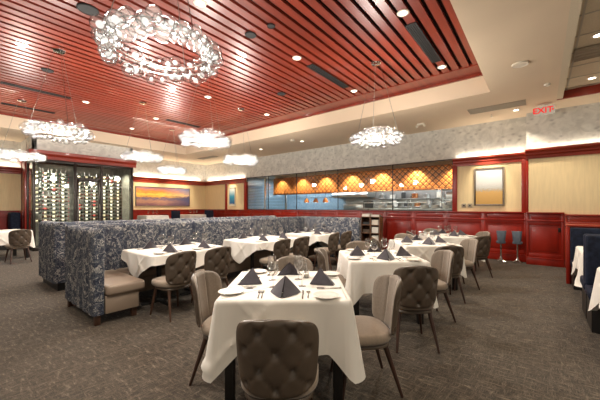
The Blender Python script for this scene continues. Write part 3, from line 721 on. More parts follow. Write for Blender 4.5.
def chandelier(x, y, label, n):
    z = 2.70
    t = thing('bubble_chandelier', label, 'chandelier', (x, y, z), 0, 'glass bubble ring chandeliers')
    link('ring_frame', ring_me, t)
    top = WH - z
    for k in range(3):
        a = 2 * pi * k / 3 + .6
        link('cable', MB().tube((.42 * cos(a), .42 * sin(a), .03), (.07 * cos(a), .07 * sin(a), top - .03), .0035, n=6).mesh('cable', 'led_frame'), t)
    link('canopy', canopy_me, t, (0, 0, top))
    rnd = random.Random(int(x * 100 + y * 10))
    for k in range(n):
        a = 2 * pi * (k + rnd.uniform(-.4, .4)) / n
        lay = k % 3
        rr = .405 + (-.035, .04, 0.)[lay] + rnd.uniform(-.02, .02)
        zz = (.055, -.005, -.06)[lay] + rnd.uniform(-.035, .035)
        s = rnd.choice((.038, .045, .05, .056, .064))
        link('bubble_globe', bub_lit if rnd.random() < .6 else bub_clear, t, (rr * cos(a), rr * sin(a), zz), 0, s)
    light('chandelier_lamp', 'POINT', (x, y, z - .02), 74, (1., .94, .85), .12)
for px, py, Z, lab in ((162, 42.5, 2.5, 'nearest and largest in view, at the top left'), (59, 132, 5.18, 'before the wine room, second nearest'), (206, 140, 5.8, 'over the end of the patterned banquette, in the middle'), (376, 138, 5.63, 'in front of the kitchen windows, right of all the others'),
                  (241, 160, 8.27, 'small in view, by the kitchen glass end'), (143, 157, 7.77, 'small in view, right of the wine room header'), (172, 170, 10.5, 'smallest in view, before the sunset painting'), (22, 156, 7.62, 'cut by the left edge, left of the wine room')):
    x, y = W((px - CX) / F * Z, Z)
    chandelier(x, y, 'ring chandelier of glass bubbles, ' + lab, 96)

# ------------------------------------------------------------------ dining chair
def spow(v, p): return math.copysign(abs(v) ** p, v)
def chair_back():
    nu, nv = 41, 35; zc, hz = .63, .207; hw = .225
    btn = [(-.085, .145), (.085, .145), (-.165, .045), (0, .045), (.165, .045), (-.085, -.06), (.085, -.06), (-.165, -.15), (0, -.155), (.165, -.15)]
    outer = MB(); rim_o = {}
    def base(i, j):
        uu = -1 + 2 * i / (nu - 1); t = -1 + 2 * j / (nv - 1); vv = sin(t * pi / 2)
        lim = (max(0., 1 - abs(vv) ** (4.5 if vv > 0 else 7.))) ** (1 / 3.6)
        w = hw * (.97 + .05 * vv - .03 * vv * vv) * max(.05, lim) * (1 if vv > 0 else 1)
        x = uu * w; z = zc + hz * vv + (.012 * (1 - uu * uu) if vv > .5 else 0)
        y = -.245 - .055 * (vv + 1) / 2 * 1. + .11 * (x / hw) ** 2
        edge = min(1, (1 - abs(uu)) * 5) * min(1, (1 - abs(vv)) * 8 + .0)
        return x, y, z, edge
    def fo(i, j):
        x, y, z, e = base(i, j)
        d = .022 * sqrt(max(0, e))
        for bx, bz in btn:
            q = (x - bx) ** 2 + (z - zc - bz) ** 2
            d -= (.024 * exp(-q / .00042) - .006 * exp(-q / .00006)) * e
            for sx, sz in ((.083, .10), (-.083, .10), (.083, -.10), (-.083, -.10)):   # creases towards the neighbours
                L = sqrt(sx * sx + sz * sz); px_, pz_ = x - bx, z - zc - bz
                tt = (px_ * sx + pz_ * sz) / L; dd = abs(px_ * sz - pz_ * sx) / L
                if 0 < tt < L * .5: d -= .008 * exp(-(dd / .009) ** 2) * e
        return x, y - d, z
    def fi(i, j):
        x, y, z, e = base(i, j)
        d = .026 * sqrt(max(0, e))
        for g in (-.075, .075): d -= .010 * exp(-((x - g) / .008) ** 2) * e
        return x, y + d, z
    outer.mi(0); outer.grid(fo, nu, nv); outer.mi(1); outer.grid(fi, nu, nv)
    me = outer.mesh('backrest', ['leather', 'taupe'], smooth=60)
    return me
def super_cushion(hx, hy, z0, z1, p=3.2, dome=.02, cy=0., n=40, taper=0.):
    mb = MB()
    rows = [(.82, z0), (.95, z0 + .008), (1., z0 + .025), (1., z1 - .03), (.975, z1 - .010), (.90, z1), (.6, z1 + dome * .7), (.3, z1 + dome * .95), (.02, z1 + dome)]
    def f(i, j):
        t = 2 * pi * i / n; s, z = rows[j]
        x = hx * spow(cos(t), 2 / p) * s; y = hy * spow(sin(t), 2 / p) * s
        return x * (1 - taper * y / hy), y + cy, z
    b0 = mb.grid(f, n, len(rows), True)
    mb._f([b0 + i for i in range(n)]); mb._f([b0 + (len(rows) - 1) * n + i for i in range(n)])
    return mb
seat_me = super_cushion(.225, .225, .385, .465, 3.0, .018, .015, taper=-.03).mesh('seat', 'seat_beige', smooth=60)
apron_me = super_cushion(.20, .20, .345, .39, 3.0, 0, .0).mesh('seat_frame', 'leather', smooth=50)
leg_mes = []
for lm in ('walnut', 'leg_brown'):
    leg_mes.append([MB().tube((sx * .15, sy * .14 + (0.01 if sy > 0 else 0), .36), (sx * .20, sy * (.20 if sy > 0 else .25), 0), .021, .011, 12).mesh('leg', lm) for sx in (-1, 1) for sy in (-1, 1)])
back_me = chair_back()
CHAIR = [[('seat', seat_me, []), ('seat_frame', apron_me, []), ('backrest', back_me, [])] + [('leg', l, []) for l in L] for L in leg_mes]
def chair(x, y, face, label, group, kind=0):
    """face: world direction (radians) the sitter looks"""
    return place(CHAIR[kind], 'dining_chair', label, 'chair', (x, y, 0), face - pi / 2, group)

# ------------------------------------------------------------------ tablecloths and tables
TOPZ = .752
def drape(hx, hy, D, tri=(0, 0), tip=.34, seed=0, flare=.10, lift=None):
    """cloth on a hx x hy (half sizes) top, hanging D; tri=(depth on the +-x sides, on the +-y sides) makes the drop a point in mid side"""
    rnd = random.Random(seed); ph = [rnd.uniform(0, 6) for _ in range(8)]
    pts = []; rc = .022; NS = 72
    corners = [(hx, -hy), (hx, hy), (-hx, hy), (-hx, -hy)]
    nrm = [(1, 0), (0, 1), (-1, 0), (0, -1)]
    for k in range(4):
        ax, ay = corners[k]; bx, by = corners[(k + 1) % 4]; nx, ny = nrm[k]
        L = hypot_(bx - ax, by - ay); dx, dy = (bx - ax) / L, (by - ay) / L
        for i in range(NS + 1):
            q = i / NS; q = q - .12 * sin(2 * pi * q) / 1.0 * .9; s = rc + (L - 2 * rc) * q
            pts.append((ax + dx * s, ay + dy * s, nx, ny, s, L, k))
        n2 = nrm[(k + 1) % 4]
        cx_, cy_ = bx - dx * rc - nx * rc, by - dy * rc - ny * rc
        for i in range(1, 6):
            t = i / 6 * pi / 2; ox, oy = nx * cos(t) + n2[0] * sin(t), ny * cos(t) + n2[1] * sin(t)
            pts.append((cx_ + ox * rc, cy_ + oy * rc, ox, oy, L, L, k))
    M = len(pts); rows = [-.03, -.008, 0, .03, .08] + [.08 + .92 * (j / 13) for j in range(1, 14)]
    cr = [(rnd.uniform(.2, .8), rnd.choice((-1, 1))) for _ in range(4)]
    def f(i, j):
        x, y, nx, ny, s, L, k = pts[i]; r = rows[j]
        if r < 0: return x + nx * r * .9, y + ny * r * .9, TOPZ + .006
        if j == 2: return x + nx * .0, y + ny * .0, TOPZ + .002
        dc = min(s, L - s); cw = max(0., 1 - dc / .15); t = 2 * s / L - 1
        d = D * (1 - .06 * (1 - abs(t)) ) * (1 + tip * cw)
        tr = tri[0] if k % 2 == 0 else tri[1]
        if tr: d = .07 + (tr - .07) * (1 - abs(t)) ** .9 + .05 * cw
        if lift and k in lift:            # rests on the seat of a chair pushed in on this side
            q = abs(s - L / 2 - lift[k]); d = d - (d - .262) * max(0., min(1., (.33 - q) / .10))
        z = r * d
        fold = max(0., 1 - abs(dc - .17) / .12)
        out = .010 + z * .05 + z * flare * cw ** 1.6 - z * .10 * fold + z * .05 * sin(s * 11 + ph[k] + z * 2) * (1 - cw) + z * .03 * sin(s * 23 + ph[k + 4])
        c0, sg = cr[k]
        out += (.02 * exp(-((s - c0 * L - sg * z) / .016) ** 2) + .02 * exp(-((s - (c0 + .28 * sg) * L + sg * z) / .016) ** 2)) * min(1, z * 12)
        return x + nx * out, y + ny * out, TOPZ + .002 - z
    mb = MB(); b0 = mb.grid(f, M, len(rows), True)
    mb._f([b0 + i for i in range(M)])
    return mb.mesh('tablecloth', 'cloth', smooth=70)
def hypot_(a, b): return sqrt(a * a + b * b)
CZ = TOPZ + .0065
sq_top = MB().box(-.45, .45, -.45, .45, .715, TOPZ - .002).mesh('tabletop', 'black_wood', bevel=.006)
sq_apron = MB().box(-.40, .40, -.40, .40, .63, .715).mesh('apron', 'black_wood', smooth=0)
sq_legs = [MB().box(sx * .385 - .032, sx * .385 + .032, sy * .385 - .032, sy * .385 + .032, 0, .715).mesh('leg', 'black_wood', bevel=.004) for sx in (-1, 1) for sy in (-1, 1)]
SQT = [('tabletop', sq_top, []), ('apron', sq_apron, [])] + [('leg', l, []) for l in sq_legs]
def pedestal_table(hx, hy):
    r = [('tabletop', MB().box(-hx, hx, -hy, hy, .715, TOPZ - .002).mesh('tabletop', 'black_wood', bevel=.006), [])]
    for s in (-1, 1):
        x = s * hx * .5
        r.append(('column', MB().lathe([(.035, .05), (.035, .70), (.10, .715)], 16, (x, 0, 0), True, True).mesh('column', 'black'), []))
        r.append(('foot', MB().box(x - .03, x + .03, -.30, .30, .0, .035).box(x - .25, x + .25, -.03, .03, 0, .035).lathe([(.06, .03), (.05, .06), (.035, .07)], 16, (x, 0, 0), False, True).mesh('foot', 'black', bevel=.006), []))
    return r
# tableware
def napkin_mesh():
    mb = MB(); A = (0, .03, .125)
    def leaf(o, s):      # folded triangle layers leaning together along a ridge that runs down to the front point
        fr = (s * .006, -.125 + o, .002); ri = (s * (.118 - o), .045, .002); ap = (s * .002, A[1] - o * .2, A[2] - o)
        n = 8; b0 = len(mb.v)
        rowsv = []
        for i in range(n + 1):
            t = i / n; row = []
            for j in range(n + 1 - i):
                u = j / n
                w = 1 - t - u
                x = ap[0] * t + ri[0] * u + fr[0] * w; y = ap[1] * t + ri[1] * u + fr[1] * w; z = ap[2] * t + ri[2] * u + fr[2] * w
                bul = .016 * 4 * u * w + .006 * t * u * 4
                row.append(len(mb.v)); mb.v.append((x + s * bul * .8, y - bul * .5, z + bul * .2))
            rowsv.append(row)
        for i in range(n):
            for j in range(n - i):
                mb._f((rowsv[i][j], rowsv[i][j + 1], rowsv[i + 1][j]))
                if j < n - i - 1: mb._f((rowsv[i][j + 1], rowsv[i + 1][j + 1], rowsv[i + 1][j]))
    for s in (-1, 1): leaf(0, s); leaf(.012, s)
    # back folds closing the tent
    b0 = len(mb.v); mb.v += [(0, .03, .123), (-.118, .045, .002), (.118, .045, .002), (0, .015, .002)]
    mb._f((b0, b0 + 1, b0 + 3)); mb._f((b0, b0 + 3, b0 + 2))
    me = mb.mesh('napkin', 'napkin', smooth=45)
    return me
NAP = napkin_mesh()
PLATE = MB().lathe([(.001, .006), (.055, .006), (.062, .008), (.090, .017), (.092, .0185), (.090, .0195), (.060, .011), (.055, .009), (.001, .009)], 36).lathe([(.05, 0), (.05, .007), (.045, .007), (.045, 0)], 30).mesh('bread_plate', 'porcelain', smooth=60)
GLASS = [('bowl', MB().lathe([(.004, .088), (.018, .092), (.034, .105), (.042, .128), (.043, .15), (.038, .185), (.033, .212), (.032, .212), (.0365, .185), (.0412, .15), (.0403, .128), (.032, .107), (.016, .095), (.001, .092)], 20).mesh('bowl', 'wine_glass', smooth=180), []),
         ('stem', MB().lathe([(.008, .004), (.0045, .015), (.0038, .05), (.004, .088)], 12, (0, 0, 0), True, True).mesh('stem', 'wine_glass', smooth=180), []),
         ('foot', MB().lathe([(.034, 0), (.034, .0015), (.010, .005), (.001, .006)], 20, (0, 0, 0), True).mesh('foot', 'wine_glass', smooth=180), [])]
def fork_mesh():
    mb = MB()
    poly = [(-.004, -.095), (.004, -.095), (.0045, -.06), (.0022, .0), (.0025, .03), (.010, .045), (.011, .06), (-.011, .06), (-.010, .045), (-.0025, .03), (-.0022, 0), (-.0045, -.06)]
    mb.prism(poly, .002, .0045)
    for x in (-.009, -.003, .003, .009): mb.box(x - .0016, x + .0016, .06, .098, .003, .0055)
    return mb.mesh('fork', 'steel', smooth=0)
def knife_mesh():
    mb = MB(); mb.prism([(-.0055, -.105), (.0055, -.105), (.0045, -.01), (.008, .0), (.0085, .08), (.003, .112), (-.005, .112), (-.005, -.01)], .002, .0045)
    return mb.mesh('knife', 'steel', smooth=0)
def spoon_mesh():
    mb = MB(); poly = [(-.004, -.09), (.004, -.09), (.0045, -.05), (.002, 0), (.003, .035)] + [(.016 * sin(pi * t / 10), .068 - .03 * cos(pi * t / 10)) for t in range(2, 9)] 
    poly = poly + [(-x, y) for x, y in reversed(poly[2:])]
    mb.prism(poly, .002, .0045); return mb.mesh('spoon', 'steel', smooth=0)
FORK, KNIFE, SPOON = fork_mesh(), knife_mesh(), spoon_mesh()
CANDLE = [('glass_cup', MB().lathe([(.026, 0), (.028, .002), (.030, .075), (.028, .075), (.026, .006), (.001, .005)], 20, cap0=True).mesh('glass_cup', 'wine_glass', smooth=60), []),
          ('wax', MB().lathe([(.022, .006), (.022, .035), (.001, .036)], 16, cap0=True).mesh('wax', 'paper', smooth=60), [])]
def local(cx, cy, rot, lx, ly): return cx + lx * cos(rot) - ly * sin(rot), cy + lx * sin(rot) + ly * cos(rot)
SIDE = ['near', 'right', 'far', 'left']
def setting(cx, cy, rot, ang, tname, side, near=.345, plate=(-.40, -.30), glass=(.13, -.10), z=CZ, fine=True, jit=None):
    """one place: napkin, bread plate, fork, knife and glass, turned by ang about the table centre"""
    r = rot + ang; R = jit or random
    where = 'at the %s place of the %s' % (side, tname)
    x, y = local(cx, cy, r, R.uniform(-.015, .015), -near + .035)
    single('folded_napkin', NAP, 'dark purple folded napkin ' + where, 'napkin', (x, y, z), r + R.uniform(-.12, .12) + {'left': .75, 'right': -.75}.get(side, 0), 'folded napkins')
    x, y = local(cx, cy, r, *plate)
    single('bread_plate', PLATE, 'round white bread plate ' + where, 'plate', (x, y, z), 0, 'bread plates')
    if fine:
        x, y = local(cx, cy, r, plate[0] + .24, -near); single('fork', FORK, 'steel dinner fork ' + where, 'fork', (x, y, z), r + .06, 'forks')
        x, y = local(cx, cy, r, plate[0] + .215, -near); single('fork', FORK, 'outer steel salad fork ' + where, 'fork', (x, y, z), r + .06, 'forks')
        x, y = local(cx, cy, r, .175, -near); single('spoon', SPOON, 'steel spoon ' + where, 'spoon', (x, y, z), r - .05, 'spoons')
        x, y = local(cx, cy, r, .135, -near); single('knife', KNIFE, 'steel table knife ' + where, 'knife', (x, y, z), r - .03, 'knives')
    x, y = local(cx, cy, r, *glass)
    place(GLASS, 'wine_glass', 'clear stemmed wine glass ' + where, 'wine glass', (x, y, z), 0, 'wine glasses')

CG = 'brown tufted dining chairs'
TNAME = ['nearest table', 'second table of the diagonal row', 'third table of the diagonal row', 'last table of the diagonal row']
OFF = [dict(near=(-.0, -.765), left=(-.47, -.02), right=(.60, -.15), far=(.05, .60)),
       dict(near=(.08, -.87), left=(-.53, -.02), right=(.56, -.18), far=(-.10, .62)),
       dict(near=(-.03, -.85), left=(-.60, .02), right=(.53, -.22), far=(-.05, .60)),
       dict(near=(.14, -.80), left=(-.62, .0), right=(.56, -.1), far=(0, .62))]
for k in range(4):
    cx, cy = 1.895 + 1.87 * k, 1.675
    place(SQT, 'dining_table', 'square black-legged dining table under a white cloth, ' + TNAME[k], 'table', (cx, cy, 0), YAW, 'square tables')
    single('tablecloth', drape(.467, .467, .385, seed=k + 3, lift={0: OFF[k]['right'][1], 1: -OFF[k]['far'][0], 2: -OFF[k]['left'][1]}), 'white pressed tablecloth with pointed corners on the ' + TNAME[k], 'tablecloth', (cx, cy, 0), YAW, 'white tablecloths')
    for s, a in zip(SIDE, (0, pi / 2, pi, -pi / 2)):
        setting(cx, cy, YAW, a, TNAME[k], s)
        ox, oy = OFF[k][s]; x, y = local(cx, cy, YAW, ox, oy)
        face = YAW + pi / 2 + {'near': .0, 'right': pi / 2, 'far': pi, 'left': -pi / 2}[s] + {'near': -.03, 'right': .10, 'far': .05, 'left': -.16}[s]
        if k == 3 and s == 'near': face -= -.25
        lab = {'near': 'dark tufted chair back on the near side, ', 'right': 'taupe channel-backed chair facing left, ', 'far': 'taupe chair facing us on the far side, ', 'left': 'taupe chair facing right on the left side, '}[s] + TNAME[k]
        chair(x, y, face, lab, CG)
    x, y = local(cx, cy, YAW, .17, .19)
    place(CANDLE, 'candle_holder', 'small glass candle holder on the ' + TNAME[k], 'candle', (x, y, CZ), 0, 'candle holders')

# ------------------------------------------------------------------ booth along the middle: banquette of three sides
def channel_back(L, h, th, z0=.12, n=None):
    """upright upholstered back, length L along x from 0, front face towards -y, with soft vertical channels"""
    n = n or max(2, round(L / .235)); nu = n * 8 + 1
    prof = [(0, z0), (0, h - .07), (.012, h - .03), (.04, h - .008), (th / 2, h), (th - .04, h - .008), (th - .012, h - .03), (th, h - .07), (th, z0)]
    mb = MB(); K = len(prof)
    def f(i, j):
        x = L * i / (nu - 1); p, z = prof[j]
        ch = abs(sin(pi * n * i / (nu - 1))) ** .6
        e = .022 * ch - .012
        y = -p
        if j <= 2: y += e * (1 if j else 1)
        elif j >= K - 3: y -= e
        else: z = z + e * .5
        return x, y, z
    b0 = mb.grid(f, nu, K)
    mb._f([b0 + j * nu for j in range(K)]); mb._f([b0 + j * nu + nu - 1 for j in reversed(range(K))])
    return mb
def chan_obj(L, h, th, parent, loc, rotz, z0=.12):
    return link('backrest', channel_back(L, h, th, z0).mesh('backrest', 'swirl_fabric', smooth=50), parent, loc, rotz)
BH = 1.145
bq = thing('banquette', 'three sided navy and grey swirl-patterned booth banquette with taupe bench seats', 'banquette', (1.2, 5.22, 0))
# local origin at the rear left corner of the near booth
chan_obj(5.4, BH, .16, bq, (0, 0, 0), 0)                                       # long back, y 5.14..5.30
chan_obj(1.1, BH, .12, bq, (0, -1.17, 0), pi / 2)                            # end wing x 1.2..1.35
chan_obj(1.75, BH, .15, bq, (5.25, -1.82, 0), pi / 2)                            # far wing
link('seat', MB().box(.12, .57, -1.22, -.16, .33, .46).mesh('seat', 'taupe_vinyl', bevel=.04, seg=4), bq)
link('seat', MB().box(.57, 5.25, -.58, -.16, .33, .46).mesh('seat', 'taupe_vinyl', bevel=.04, seg=4), bq)
link('seat_base', MB().box(.12, .50, -1.18, -.16, .12, .33).box(.50, 5.25, -.52, -.16, .12, .33).mesh('seat_base', 'taupe_vinyl', bevel=.008), bq)
for x, y in ((.02, -1.15), (.43, -1.14), (.02, -.08), (2.2, -.45), (2.2, -.08), (4.2, -.45), (5.32, -1.78), (5.32, -.08)):
    link('leg', MB().box(x, x + .06, y, y + .06, 0, .12).mesh('leg', 'leg_brown', bevel=.004), bq)
bq2 = thing('banquette', 'swirl-patterned banquette seen from behind, beyond the near booth', 'banquette', (1.28, 6.2, 0))
chan_obj(5.3, BH, .16, bq2, (0, .16, 0), 0, .14)
chan_obj(1.1, BH, .16, bq2, (0, .0, 0), pi / 2, .14)
link('seat', MB().box(.16, 5.2, .16, .62, .33, .46).mesh('seat', 'taupe_vinyl', bevel=.04, seg=4), bq2)
link('seat_base', MB().box(.16, 5.2, .16, .56, .14, .33).mesh('seat_base', 'taupe_vinyl', bevel=.008), bq2)
link('toe_kick', MB().box(.06, 5.2, .06, .5, 0, .14).box(.06, .14, .5, 1.05, 0, .14).mesh('toe_kick', 'black', smooth=0), bq2)
BT = [(2.44, 4.42, .61, .49, 'first booth table'), (4.26, 4.40, .60, .49, 'middle booth table'), (5.92, 4.38, .46, .48, 'last booth table')]
for k, (cx, cy, hx, hy, nm) in enumerate(BT):
    place(pedestal_table(hx - .02, hy - .02), 'dining_table', 'pedestal dining table under a white cloth, ' + nm, 'table', (cx, cy, 0), 0, 'booth tables')
    single('tablecloth', drape(hx, hy, .25, (.42 if k else .36, .24), .3, seed=20 + k), 'white tablecloth hanging in a point at its end on the ' + nm, 'tablecloth', (cx, cy, 0), 0, 'white tablecloths')
    for i, (sx, sy) in enumerate(((-1, -1), (1, -1), (-1, 1), (1, 1))):
        ang = 0 if sy < 0 else pi
        side = ('near left', 'near right', 'bench side left', 'bench side right')[i]
        ox = sx * hx * .47
        setting(cx + ox, cy, 0, ang, nm, side, hy - .14, (-.17, -hy + .13), (.10 * (1 if sy < 0 else -1) * 1, -.14), fine=(k == 0), jit=random.Random(k * 10 + i))
        if sy < 0:
            cxx = ([2.02, 2.60], [3.93, 4.50], [5.60, 6.17])[k][0 if sx < 0 else 1]
            chair(cxx, 3.77, pi / 2 + (.08, -.03, .05, -.05, .12, 0)[k * 2 + (sx > 0)], 'dark tufted chair, %s one with its back to us at the %s' % ('left' if sx < 0 else 'right', nm), CG, 1)

# ------------------------------------------------------------------ menu stand
ms = thing('menu_stand', 'wooden open shelf stand holding stacked menus by the kitchen windows', 'stand', (8.75, 4.15, 0), -pi / 2 + .18)
sb = MB().box(-.30, -.27, -.2, .2, 0, 1.1).box(.27, .30, -.2, .2, 0, 1.1).box(-.012, .012, -.19, .2, .06, 1.08).box(-.30, .30, .18, .2, .05, 1.1)
link('case', sb.mesh('case', 'wood_shelf', bevel=.003), ms)
for z in (.05, .32, .58, .83, 1.08): link('shelf_board', MB().box(-.27, .27, -.19, .18, z, z + .02).mesh('shelf_board', 'wood_shelf', bevel=.002), ms)
mw = ms.matrix_world if False else Matrix.Translation((8.75, 4.15, 0)) @ Matrix.Rotation(-pi / 2 + .18, 4, 'Z')
for k, (lx, z, w, h, m) in enumerate(((.14, .35, .20, .16, 'paper'), (.14, .60, .2, .18, 'paper'), (.14, .85, .2, .15, 'white_plastic'), (-.14, .60, .2, .10, 'leather'), (-.14, .85, .2, .08, 'pot_dark'))):
    p = mw @ Vector((lx, -.02, z + .001))
    mb = MB()
    nn = int(h / .014)
    for i in range(nn): mb.box(-w / 2 + random.uniform(-.004, .004), w / 2, -.13, .13 + random.uniform(-.004, .004), i * h / nn, (i + .85) * h / nn)
    single('menu_stack', mb.mesh('menu_stack', m, smooth=0), 'stack of %s menus on the menu stand, %s compartment' % (('cream', 'cream', 'pale', 'brown', 'black')[k], ('lower right', 'middle right', 'top right', 'middle left', 'top left')[k]), 'menus', p, -pi / 2 + .18, 'menu stacks')
for k, (lx, w, h) in enumerate(((-.15, .24, .085), (.14, .24, .06))):
    p = mw @ Vector((lx, 0, 1.101))
    mb = MB(); nn = int(h / .012)
    for i in range(nn): mb.box(-w / 2 + random.uniform(-.01, .01), w / 2 + random.uniform(-.01, .01), -.15, .15, i * h / nn, (i + .9) * h / nn)
    single('menu_stack', mb.mesh('menu_stack', 'paper', smooth=0), 'pile of white papers on top of the menu stand, %s pile' % ('taller', 'flatter')[k], 'papers', p, -pi / 2 + .18, 'menu stacks')

# ------------------------------------------------------------------ bar stools in the niche
sbk = MB().prism([(-.11, -.10), (-.07, -.125), (.07, -.125), (.11, -.10), (.11, -.07), (.07, -.09), (-.07, -.09), (-.11, -.07)], .48, .80)
sbk.v = [(x * (.68 if z < .6 else 1), y + (.02 if z < .6 else 0), z) for x, y, z in sbk.v]
stool = [('seat', super_cushion(.105, .105, .47, .53, 3., .012).mesh('seat', 'bluegrey', smooth=60), []),
         ('backrest', sbk.mesh('backrest', 'bluegrey', bevel=.012), []),
         ('pedestal', MB().tube((0, 0, .06), (0, 0, .47), .022, .022, 14).lathe([(.045, .05), (.03, .10), (.022, .14)], 14).mesh('pedestal', 'chrome'), [])]
for k in range(4):
    a = pi / 4 + k * pi / 2
    stool.append(('foot', MB().tube((.02 * cos(a), .02 * sin(a), .075), (.125 * cos(a), .125 * sin(a), .012), .013, .010, 10).mesh('foot', 'chrome'), []))
place(stool, 'pedestal_stool', 'blue grey pedestal stool at the niche, the one nearer the pale painting', 'stool', (9.20, .80, 0), -pi / 2 + .2, 'pedestal stools')
place(stool, 'pedestal_stool', 'blue grey pedestal stool at the niche, beside the wainscot corner', 'stool', (9.27, .46, 0), -pi / 2 - .1, 'pedestal stools')
hk = thing('door_pull', 'small dark metal pull on the red wainscot near the booths', 'handle', (XR - .031, -.33, .86))
link('plate', MB().box(-.008, 0, -.03, .03, -.05, .05).mesh('plate', 'bronze', bevel=.002), hk); link('grip', MB().path([(-.008, -.0, .03), (-.03, 0, .03), (-.03, 0, -.03), (-.008, 0, -.03)], .006).mesh('grip', 'bronze'), hk)

# ------------------------------------------------------------------ booths on the right
def booth(x, label, y0, y1, sides, redend):
    t = thing('booth_bench', label, 'booth', (x, y0, 0)); L = y0 - y1
    if redend:
        link('end_panel', MB().box(-.07, .07, -.03, .02, 0, 1.05).mesh('end_panel', 'cherry', bevel=.006), t)
        link('top_rail', MB().box(-.08, .08, -L, .03, 1.05, 1.085).mesh('top_rail', 'cherry_h', bevel=.006), t)
        link('core', MB().box(-.03, .03, -L, -.03, 0, 1.05).mesh('core', 'cherry', smooth=0), t)
    for s in sides:
        a, c = sorted((s * .035, s * .14))
        if redend: c0 = (-.03, 1.03)
        else: c0 = (0., 1.06)
        link('back_cushion', MB().box(a, c, -L, c0[0], .45, c0[1]).mesh('back_cushion', 'navy', bevel=.03, seg=4), t)
        a, c = sorted((s * .035, s * .56))
        link('seat', MB().box(a, c, -L, c0[0], .34, .46).mesh('seat', 'navy', bevel=.035, seg=4), t)
        a, c = sorted((s * .035, s * .5))
        link('plinth', MB().box(a, c, -L, c0[0] - .02, 0, .34).mesh('plinth', 'black_wood', smooth=0), t)
    return t
booth(7.36, 'navy booth bench with a red wood end post, further of the two', -.38, -2.2, (-1, 1), True)
booth(5.14, 'tall plain navy booth bench at the right edge, nearer of the two', -.42, -2.2, (-1, 1), False)
for k, (cx, cy, nm) in enumerate(((6.30, -1.00, 'table between the two navy booths'), (4.1, -1.02, 'booth table at the right edge'))):
    place(pedestal_table(.40, .52), 'dining_table', 'pedestal dining table under a white cloth, ' + nm, 'table', (cx, cy, 0), 0, 'right booth tables')
    single('tablecloth', drape(.42, .54, .34, (.0, .0), .45, seed=40 + k), 'white tablecloth with a long corner fold on the ' + nm, 'tablecloth', (cx, cy, 0), 0, 'white tablecloths')

# ------------------------------------------------------------------ far left: table, chairs and navy bench; raised far tables
cx, cy = 1.25, 11.35
place(SQT, 'dining_table', 'square dining table under a white cloth left of the wine room', 'table', (cx, cy, 0), .2, 'square tables')
single('tablecloth', drape(.467, .467, .36, seed=50), 'white tablecloth on the table left of the wine room', 'tablecloth', (cx, cy, 0), .2, 'white tablecloths')
chair(1.42, 10.35, pi / 2 + .1, 'brown tufted chair with its back to us left of the patterned banquette', CG)
chair(.75, 10.62, pi / 2 - .2, 'brown tufted chair at the left edge by the wine room table', CG)
nb = thing('wall_bench', 'navy upholstered bench along the far wall left of the wine room', 'bench', (1.0, 13.8, 0))
link('seat', MB().box(-1.5, .95, -.3, .28, .34, .47).mesh('seat', 'navy', bevel=.035, seg=4), nb)
link('plinth', MB().box(-1.5, .9, -.24, .28, 0, .34).mesh('plinth', 'black_wood', smooth=0), nb)
link('end_cushion', MB().box(.66, .93, -.28, .26, .47, 1.22).mesh('end_cushion', 'navy', bevel=.06, seg=4), nb)
PZ = .27
nav_chair = [('seat', super_cushion(.33, .22, .37, .46, 3., .015).mesh('seat', 'navy', smooth=60), []),
             ('backrest', MB().prism([(-.36, -.16), (-.28, -.23), (.28, -.23), (.36, -.16), (.33, -.13), (.25, -.18), (-.25, -.18), (-.33, -.13)], .42, .97).mesh('backrest', 'navy', bevel=.02), [])] + [('leg', MB().tube((sx * .15, sy * .15, .37), (sx * .19, sy * .19, 0), .02, .012, 10).mesh('leg', 'walnut'), []) for sx in (-1, 1) for sy in (-1, 1)]
def farxy(px, y):
    t = (px - CX) / F; return (SA * t + CA) * y / (-CA * t + SA)
for k, px in enumerate((153, 194)):
    y = 13.35; x = farxy(px, y); nm = ('under the sunset painting', 'near the far corner')[k]
    place(SQT, 'dining_table', 'white-clothed table on the raised platform ' + nm, 'table', (x, y, PZ), 0, 'raised tables')
    single('tablecloth', drape(.467, .467, .36, seed=60 + k), 'white tablecloth on the raised table ' + nm, 'tablecloth', (x, y, PZ), 0, 'white tablecloths')
    for i, dx in enumerate((-.25, .0, .22)):
        place(GLASS, 'wine_glass', 'clear wine glass, %s on the raised table %s' % (('first', 'middle', 'last')[i], nm), 'wine glass', (x + dx, y - .1 + .1 * i, PZ + CZ), 0, 'wine glasses')
for k, px in enumerate((172, 206)):
    y = 12.62; x = farxy(px, y)
    place(nav_chair, 'lounge_chair', 'navy high-backed chair on the raised platform, %s' % ('between the two white tables', 'right of the corner table')[k], 'chair', (x, y, PZ), pi / 2 if k == 0 else pi / 2, 'navy chairs')

# ------------------------------------------------------------------ lights
def strip(loc, sx, sy, e, rot, col=WARM): return light('cove_lamp', 'AREA', loc, e, col, rot=rot, sx=sx, sy=sy)
UP = (pi, 0, 0)
strip((XW - .07, (YS + GY0) / 2, 2.80), .05, 1.5, 3.5, UP); strip((XR - .07, -1.3, 2.82), .05, 3., 3.5, UP)
strip((XW - .07, 12.6, 2.80), .05, 3.0, 9, UP); strip((7.2, YF - .08, 2.80), 4., .05, 12, UP); strip((.5, YF - .08, 2.80), 3., .05, 8, UP)
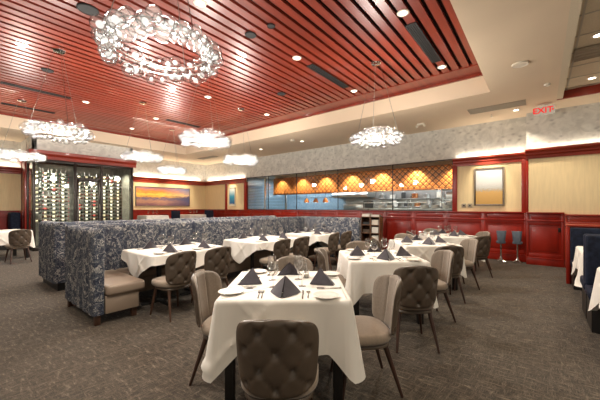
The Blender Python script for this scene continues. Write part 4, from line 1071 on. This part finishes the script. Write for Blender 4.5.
# picture lights
light('picture_lamp', 'SPOT', (XW - .55, 1.12, 3.1), 42, (1, .85, .62), .03, (0, radians(-30), 0), radians(62), .8)
light('picture_lamp', 'SPOT', (XW - .45, 12.03, 3.1), 45, (1, .85, .62), .03, (0, radians(-24), 0), radians(55), .8)
for x in (6.4, 7.9): light('picture_lamp', 'SPOT', (x, YF - 1.0, 3.5), 110, (1, .85, .62), .04, (radians(32), 0, 0), radians(70), .8)
# kitchen
for y in (2.2, 3.5, 4.8, 6.1, 7.4, 8.7, 10.0): light('kitchen_spot', 'SPOT', (10.62, y, 2.93), 150, (1, .78, .5), .03, (0, radians(-14), 0), radians(95), .7)
light('kitchen_lamp', 'AREA', (12.3, 4.3, 2.9), 110, (.95, .95, 1), rot=(0, 0, 0), sx=1., sy=5.)
light('kitchen_lamp', 'AREA', (12.3, 9.3, 2.9), 90, (.70, .85, 1), rot=(0, 0, 0), sx=1., sy=4.)
# wine room
for x in (2.6, 3.5, 4.5): light('wine_lamp', 'SPOT', (x, 12.75, 2.95), 90, (1, .9, .72), .04, (radians(12), 0, 0), radians(120), .6)
# the rest of the dining room behind the camera: more lamps of the same ceiling
for x, y in ((-.6, 2.4), (-.9, 5.0), (-1.5, 8.2), (1.2, -1.6), (3.4, -1.8), (-1.5, -1.5)): light('downlight_lamp', 'SPOT', (x, y, 3.6), 70, WARM, .08, (0, 0, 0), radians(130), .8)

w = bpy.data.worlds.new('World'); SC.world = w; w.use_nodes = True
bg = w.node_tree.nodes['Background']; bg.inputs[0].default_value = (1., .93, .84, 1); bg.inputs[1].default_value = .18

# ------------------------------------------------------------------ camera and view
cd = bpy.data.cameras.new('camera'); cam = bpy.data.objects.new('camera', cd); COL.objects.link(cam)
cd.sensor_width = 36; cd.lens = F / 600 * 36; cd.shift_y = 7 / 600; cd.clip_start = .05
cam.location = (0, 0, HC); cam.rotation_euler = (pi / 2, 0, YAW)
SC.camera = cam
SC.view_settings.view_transform = 'Standard'; SC.view_settings.look = 'None'; SC.view_settings.exposure = 1.15; SC.view_settings.gamma = 1.0
SC.view_settings.use_curve_mapping = False
try:
    SC.cycles.use_denoising = True; SC.cycles.max_bounces = 10; SC.cycles.transparent_max_bounces = 24; SC.cycles.sample_clamp_indirect = 6.0; SC.cycles.caustics_reflective = False; SC.cycles.caustics_refractive = False
except Exception: pass
